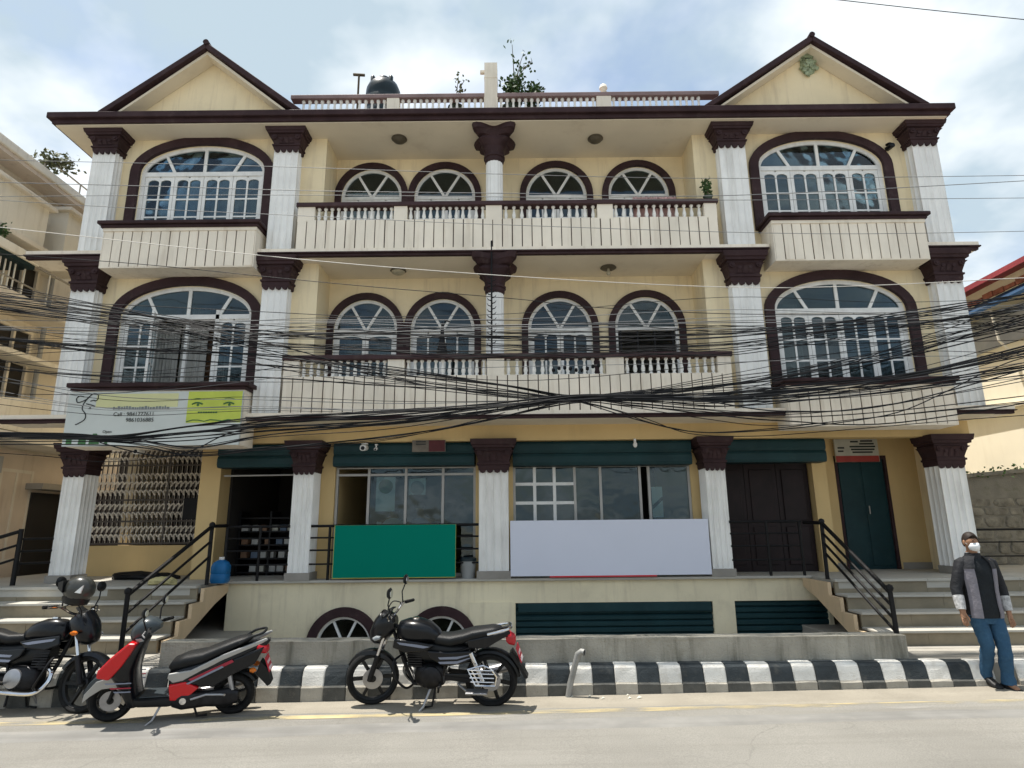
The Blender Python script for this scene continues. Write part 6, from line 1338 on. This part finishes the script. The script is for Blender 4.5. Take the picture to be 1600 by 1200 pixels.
    P('rear_fender', arc_guard(MB(), -.60, .225, .29, 40, 150, .085), 'plastic_black', smooth=True); P('mud_flap', MB().prism([(-.84, .44), (-.97, .30), (-1.01, .33), (-.96, .50), (-.88, .58)], -.07, .07), 'plastic_black', bevel=.006)
    P('drive_casing', MB().body([(.0, .12, .22, .05, .06), (-.10, .13, .22, .06, .09), (-.35, .13, .23, .055, .08), (-.58, .13, .235, .06, .10), (-.68, .13, .24, .04, .06)], 16, e=3), 'engine', smooth=True)
    P('kick_starter', MB().tube([(-.20, .19, .25), (-.36, .21, .30), (-.52, .22, .295), (-.56, .25, .30)], .013, 8), 'steel', smooth=True); P('starter_boss', MB().lathe([(.035, .17), (.035, .195), (.004, .20)], (-.12, 0, .235), 'y', 14), 'chrome', smooth=True)
    P('silencer', MB().tube([(-.1, -.15, .2), (-.3, -.19, .2), (-.75, -.21, .30), (-.80, -.21, .31)], [.03, .05, .055, .03], 14), 'steel', smooth=True)
    P('shock_absorber', MB().tube([(-.62, .14, .28), (-.56, .12, .52)], .026, 8), 'steel', smooth=True)
    st_ = MB().tube([(.12, .12, .18), (.17, .21, .06), (.24, .27, .012)], .012, 8); st_.box(.22, .28, .25, .29, -.002, .008); P('side_stand', st_, 'steel'); P('centre_stand', MB().tube([(-.2, .1, .18), (-.26, .13, .05), (-.36, .14, .06)], .012, 8), 'iron', smooth=True)
    return B
SC = scooter('red and black scooter with grey front fender, parked before the left stairs')
SC.location = (-3.45, 6.86, road_z(-3.45)); SC.rotation_euler = (R(-8), 0, R(180 + 11)); SC.scale = (.91, .91, .91)

HM = thing('helmet', 'dark grey helmet with visor hung on the mirror of the left motorcycle', 'helmet', (-4.62, 6.88, 1.14))
def sph(c, rx, ry, rz, n=16, m=10, z0=-1.0, z1=1.0):
    mb = MB(); rr = []
    for k in range(m + 1):
        zz_ = z0 + (z1 - z0) * k / m; zz_ = max(-.999, min(.999, zz_)); a = math.asin(zz_); rr.append([(c[0] + rx * math.cos(a) * math.cos(2 * math.pi * q / n), c[1] + ry * math.cos(a) * math.sin(2 * math.pi * q / n), c[2] + rz * math.sin(a)) for q in range(n)])
    return mb.rings(rr)
def lump(c, rx, ry, rz, n=16, m=12): return sph(c, rx, ry, rz, n, m)
hc = (-4.62, 6.88, 1.18)
mb = lump(hc, .155, .13, .14, 20, 14); mb.build('shell', 'helmet', HM, smooth=True)
MB().rings([[(hc[0] - .165, hc[1] + .10 * f, hc[2] + z_) for f, z_ in ((-1, .08), (1, .08), (1, .02), (-1, .02))], [(hc[0] - .09, hc[1] + .135 * f, hc[2] + z_) for f, z_ in ((-1, .10), (1, .10), (1, -.02), (-1, -.02))]]).build('visor', 'plastic_black', HM)
MB().body([(hc[2] - .16, hc[0] + .02, hc[1], .07, .06), (hc[2] - .13, hc[0] - .02, hc[1], .12, .10), (hc[2] - .06, hc[0] - .02, hc[1], .13, .11)], 14, 'z').build('chin_guard', 'plastic_black', HM, smooth=True)
MB().prism([(hc[0] + .04, hc[2] - .02), (hc[0] + .12, hc[2] + .05), (hc[0] + .10, hc[2] - .03)], hc[1] - .132, hc[1] - .115).build('decal_stripe', 'plastic_white', HM)

# ------------------------------------------------------------------ people
def ring_secs(secs, n=24, e=2.2): return secs
def shell(secs, a0, a1, off, th=.006, n=10, e=2.3):
    """part of a torso shell between two bearings (degrees, 0 = towards the viewer)"""
    mb = MB(); rr = []
    for z, xc, yc, hx, hy in secs:
        ring = []
        for inner in (0, 1):
            rng = range(n + 1) if not inner else range(n, -1, -1)
            for k in rng:
                t = R(a0 + (a1 - a0) * k / n) - math.pi / 2; ct, st = math.cos(t), math.sin(t); o_ = off - (th if inner else 0)
                ring.append((xc + (hx + o_) * math.copysign(abs(ct) ** (2 / e), ct), yc + (hy + o_) * math.copysign(abs(st) ** (2 / e), st), z))
        rr.append(ring)
    return mb.rings(rr)
def skin_body(name, joints, edges, par_, mat='skin', sub=2):
    me = bpy.data.meshes.new(name); b = base(par_); me.from_pydata([(j[0] - b[0], j[1] - b[1], j[2] - b[2]) for j in joints], edges, [])
    bm = bmesh.new(); bm.from_mesh(me); ly = bm.verts.layers.skin.verify(); bm.verts.ensure_lookup_table()
    for i_, j in enumerate(joints):
        bm.verts[i_][ly].radius = (j[3], j[4] if len(j) > 4 else j[3]); bm.verts[i_][ly].use_root = (i_ == 0)
    bm.to_mesh(me); bm.free(); me.materials.append(MATS[mat])
    o = bpy.data.objects.new(name, me); col.objects.link(o); o.parent = par_; BASE[o.name] = b
    s_ = o.modifiers.new('skin', 'SKIN'); s_.use_smooth_shade = True; ss = o.modifiers.new('sub', 'SUBSURF'); ss.levels = sub; ss.render_levels = sub
    return o
PX, PY = 5.20, 7.24
MAN = thing('person', 'man in dark and grey jacket, blue jeans and white face mask, at the kerb', 'person', (PX, PY, 0))
J = [(PX, PY, .86, .11, .09), (PX, PY, 1.08, .11, .085), (PX - .01, PY, 1.30, .12, .085), (PX - .02, PY - .005, 1.41, .055), (PX - .03, PY - .015, 1.46, .052), (PX - .035, PY - .03, 1.52, .068, .078), (PX - .04, PY - .03, 1.57, .075, .09), (PX - .04, PY - .025, 1.615, .066, .08)]
Ed = [(0, 1), (1, 2), (2, 3), (3, 4), (4, 5), (5, 6), (6, 7)]
def limb(start, pts):
    p = start
    for q in pts: J.append(q); Ed.append((p, len(J) - 1)); p = len(J) - 1
    return p
hands = []
for s_, sh_, el, wr in ((-1, (PX - .19, PY, 1.34), (PX - .27, PY + .02, 1.07), (PX - .295, PY - .05, .83)), (1, (PX + .18, PY, 1.34), (PX + .265, PY + .03, 1.06), (PX + .255, PY - .04, .81))):
    i_ = limb(2, [(*sh_, .058), (*el, .042), (*wr, .028, .024)])
    hx, hy, hz = wr; pm_ = limb(i_, [(hx + s_ * .002, hy - .015, hz - .045, .034, .020)])
    for k in range(4):
        ox = (-.026 + .0175 * k); L_ = (.062, .072, .068, .054)[k if s_ > 0 else 3 - k]
        limb(pm_, [(hx + ox, hy - .022, hz - .085, .0098), (hx + ox * 1.05, hy - .034, hz - .085 - L_ * .5, .0088), (hx + ox * .95 - s_ * .004, hy - .03, hz - .085 - L_, .0075)])
    limb(i_, [(hx - s_ * .030, hy - .03, hz - .045, .0115), (hx - s_ * .042, hy - .042, hz - .075, .0098), (hx - s_ * .040, hy - .046, hz - .10, .0082)])
for s_, hip, kn, an, toe in ((-1, (PX - .085, PY, .82), (PX - .04, PY - .01, .47), (PX - .02, PY + .14, .12), (PX - .01, PY + .04, .05)), (1, (PX + .09, PY, .82), (PX + .11, PY - .06, .47), (PX + .10, PY - .06, .085), (PX + .12, PY - .18, .035))):
    limb(0, [(*hip, .085), (*kn, .056), (*an, .038), (*toe, .032)])
skin_body('body', J, Ed, MAN)
TS = [(.76, PX, PY, .188, .13), (.80, PX, PY, .192, .135), (.92, PX - .003, PY, .184, .13), (1.05, PX - .006, PY, .184, .13), (1.18, PX - .008, PY, .196, .135), (1.28, PX - .01, PY, .206, .132), (1.345, PX - .013, PY, .19, .115), (1.39, PX - .018, PY, .13, .095), (1.415, PX - .02, PY, .085, .085)]
mb = shell(TS, 40, 320, 0, .012, 26); jk = mb.build('jacket', 'jacket', MAN, smooth=True)
shell(TS[:-1], 28, 74, .007, .012, 10).build('jacket_front', 'jacket_grey', MAN, smooth=True); shell(TS[:-1], -74, -28, .007, .012, 10).build('jacket_front', 'jacket_grey', MAN, smooth=True)
shell(TS[5:], 24, 76, .010, .014, 8).build('jacket_yoke', 'jacket', MAN, smooth=True); shell(TS[5:], -76, -24, .010, .014, 8).build('jacket_yoke', 'jacket', MAN, smooth=True)
shell(TS[:-1], -34, 34, -.010, .01, 10).build('shirt', 'shirt', MAN, smooth=True)
MB().body([(1.385, PX - .02, PY, .095, .088), (1.42, PX - .025, PY - .004, .080, .078), (1.445, PX - .028, PY - .006, .072, .074)], 18, 'z').build('jacket_collar', 'jacket', MAN, smooth=True)
for s_, sh_, el, wr in ((-1, (PX - .175, PY, 1.335), (PX - .272, PY + .02, 1.07), (PX - .295, PY - .045, .845)), (1, (PX + .165, PY, 1.335), (PX + .268, PY + .03, 1.06), (PX + .256, PY - .035, .825))):
    S0, E0, W0 = Vector(sh_), Vector(el), Vector(wr); md = E0.lerp(W0, .38)
    MB().tube([S0 - Vector((s_ * .03, 0, -.015)), S0, S0.lerp(E0, .5), E0, md], [.058, .075, .068, .062, .058], 14).build('sleeve', 'jacket', MAN, smooth=True)
    MB().tube([md - (W0 - md) * .02, md.lerp(W0, .5), W0], [.060, .056, .047], 14).build('sleeve_cuff', 'jacket_pale', MAN, smooth=True)
MB().body([(.70, PX + .002, PY, .13, .095), (.76, PX, PY, .16, .108), (.82, PX, PY, .155, .105), (.87, PX, PY, .14, .095)], 20, 'z').build('jeans_seat', 'denim', MAN, smooth=True)
for s_, hip, kn, an in ((-1, (PX - .095, PY, .80), (PX - .04, PY - .01, .47), (PX - .02, PY + .13, .13)), (1, (PX + .095, PY, .80), (PX + .115, PY - .06, .47), (PX + .10, PY - .05, .085))):
    h_, k_, a_ = Vector(hip), Vector(kn), Vector(an); rw = random.Random(5 + s_); pts = []; rad = []
    for t in range(9): p = h_.lerp(k_, t / 8) if t < 8 else k_; pts.append(p + Vector((rw.uniform(-.004, .004), rw.uniform(-.004, .004), 0))); rad.append(.098 - .026 * t / 8 + rw.uniform(-.003, .003))
    for t in range(1, 10): pts.append(k_.lerp(a_, t / 9) + Vector((rw.uniform(-.005, .005), rw.uniform(-.005, .005), 0))); rad.append(.072 - .008 * t / 9 + rw.uniform(-.005, .005) + (.006 if t > 7 else 0))
    MB().tube(pts, rad, 16).build('jeans_leg', 'denim', MAN, smooth=True)
sho = MB().body([(PY + .05, PX + 0.100, .05, .035, .03), (PY + .02, PX + 0.100, .055, .045, .05), (PY - .05, PX + 0.105, .05, .046, .05), (PY - .13, PX + 0.120, .035, .05, .035), (PY - .19, PX + 0.130, .028, .042, .026), (PY - .215, PX + 0.133, .022, .02, .014)], 14, 'z')
sho.v = [(a, c, b) for a, b, c in sho.v]; sho.build('shoe', 'shoe', MAN, smooth=True)
so_ = MB().prism([(PX + 0.060, PY + .055), (PX + 0.145, PY + .05), (PX + 0.170, PY - .1), (PX + 0.170, PY - .2), (PX + 0.130, PY - .225), (PX + 0.085, PY - .19), (PX + 0.065, PY - .08)], .038, .058, 'xy'); so_.v = [(a, b, c - .012 + .0) for a, b, c in so_.v]; so_.build('shoe_sole', 'shoe_sole', MAN, bevel=.006)
sho = MB().body([(PY + .18, PX - 0.030, .15, .035, .03), (PY + .15, PX - 0.030, .14, .045, .05), (PY + .08, PX - 0.023, .10, .046, .05), (PY + .0, PX - 0.015, .065, .048, .034), (PY - .06, PX - 0.010, .052, .04, .024), (PY - .08, PX - 0.009, .045, .02, .012)], 14, 'z')
sho.v = [(a, c, b) for a, b, c in sho.v]; sho.build('shoe', 'shoe', MAN, smooth=True)
HX, HY, HZ = PX - .04, PY - .03, 1.555
hr = MB(); rr = []
for k in range(9):                                        # hair cap, receding at the front
    a = R(90 - 16 * k); ring = []
    for q in range(24):
        t = 2 * math.pi * q / 24; fr_ = .5 + .5 * math.cos(t + math.pi / 2); lim = R(40) - R(78) * min(1, 1.5 * (1 - fr_)); aa = max(a, lim)
        ring.append((HX + .079 * math.cos(aa) * math.cos(t), HY + .010 + .094 * math.cos(aa) * math.sin(t), HZ + .022 + .102 * math.sin(aa)))
    rr.append(ring)
hr.rings(rr).build('hair', 'hair', MAN, smooth=True)
fm_ = MB().rings([[(HX + x_ * .9, HY - y_, HZ + z_) for x_, y_, z_ in row] for row in ([(-.066, .03, -.005), (-.04, .082, .0), (0, .106, .004), (.04, .082, .0), (.066, .03, -.005)], [(-.068, .03, -.04), (-.044, .092, -.035), (0, .118, -.032), (.044, .092, -.035), (.068, .03, -.04)], [(-.056, .03, -.075), (-.036, .078, -.085), (0, .094, -.09), (.036, .078, -.085), (.056, .03, -.075)])], caps=False)
fm = fm_.build('face_mask', 'mask', MAN, smooth=True).modifiers.new('solid', 'SOLIDIFY'); fm.thickness = .004
for s_ in (-1, 1):
    lump((HX + s_ * .079, HY + .005, HZ + .005), .010, .020, .030, 10, 8).build('ear', 'skin', MAN, smooth=True)
    lump((HX + s_ * .031, HY - .086, HZ + .024), .013, .008, .007, 10, 6).build('eye', 'hair', MAN, smooth=True)
    MB().tube([(HX + s_ * .014, HY - .094, HZ + .043), (HX + s_ * .034, HY - .092, HZ + .048), (HX + s_ * .052, HY - .078, HZ + .042)], .0045, 6).build('eyebrow', 'hair', MAN, smooth=True)
    MB().tube([(HX + s_ * .066, HY - .03, HZ - .015), (HX + s_ * .082, HY + .0, HZ + .012)], .0022, 5).build('mask_strap', 'mask', MAN)
MAN.scale = (.94, .95, 1.0)
def seated(label, x_, y_, shirt, turn, hair_long):
    T = thing('person', label, 'person', (x_, y_, Z1), 'people seated inside the shop'); z = Z1 + .42
    b_ = skin_body('body', [(x_, y_, z, .13, .1), (x_, y_, z + .25, .13, .09), (x_ + turn * .03, y_ - .02, z + .46, .12, .08), (x_ + turn * .05, y_ - .04, z + .56, .05), (x_ + turn * .06, y_ - .06, z + .64, .065, .075), (x_ + turn * .07, y_ - .07, z + .70, .075, .085), (x_ + turn * .07, y_ - .065, z + .745, .06, .07),
        (x_ - .19, y_ - .03, z + .44, .055), (x_ - .23, y_ - .08, z + .2, .045), (x_ - .14, y_ - .28, z + .16, .035), (x_ + .21, y_ - .03, z + .44, .055), (x_ + .25, y_ - .08, z + .2, .045), (x_ + .16, y_ - .28, z + .16, .035), (x_ - .1, y_ - .35, z + .02, .08), (x_ - .1, y_ - .4, z - .36, .05), (x_ + .1, y_ - .35, z + .02, .08), (x_ + .1, y_ - .4, z - .36, .05)],
        [(0, 1), (1, 2), (2, 3), (3, 4), (4, 5), (5, 6), (2, 7), (7, 8), (8, 9), (2, 10), (10, 11), (11, 12), (0, 13), (13, 14), (0, 15), (15, 16)], T)
    MB().body([(z - .05, x_, y_, .19, .14), (z + .2, x_, y_, .2, .13), (z + .4, x_ + turn * .03, y_ - .02, .22, .12), (z + .50, x_ + turn * .04, y_ - .03, .14, .09), (z + .53, x_ + turn * .045, y_ - .035, .07, .07)], 18, 'z').build('shirt', shirt, T, smooth=True)
    for s_ in (-1, 1): MB().tube([(x_ + s_ * .17, y_ - .02, z + .45), (x_ + s_ * .235, y_ - .06, z + .22), (x_ + s_ * .19, y_ - .22, z + .17)], [.075, .06, .055], 12).build('sleeve', shirt, T, smooth=True)
    sph((x_ + turn * .07, y_ - .05, z + .70), .088, .10, .10, 16, 8, -.1 if not hair_long else -.6, 1).build('hair', 'hair', T, smooth=True)
seated('person in white shirt with long dark hair seated behind the left shop glass', -2.12, 10.95, 'cloth_white', 1, True)
seated('dark haired person seated behind the second shop pane, above the green board', -1.55, 10.95, 'cloth_blue', -1, False)
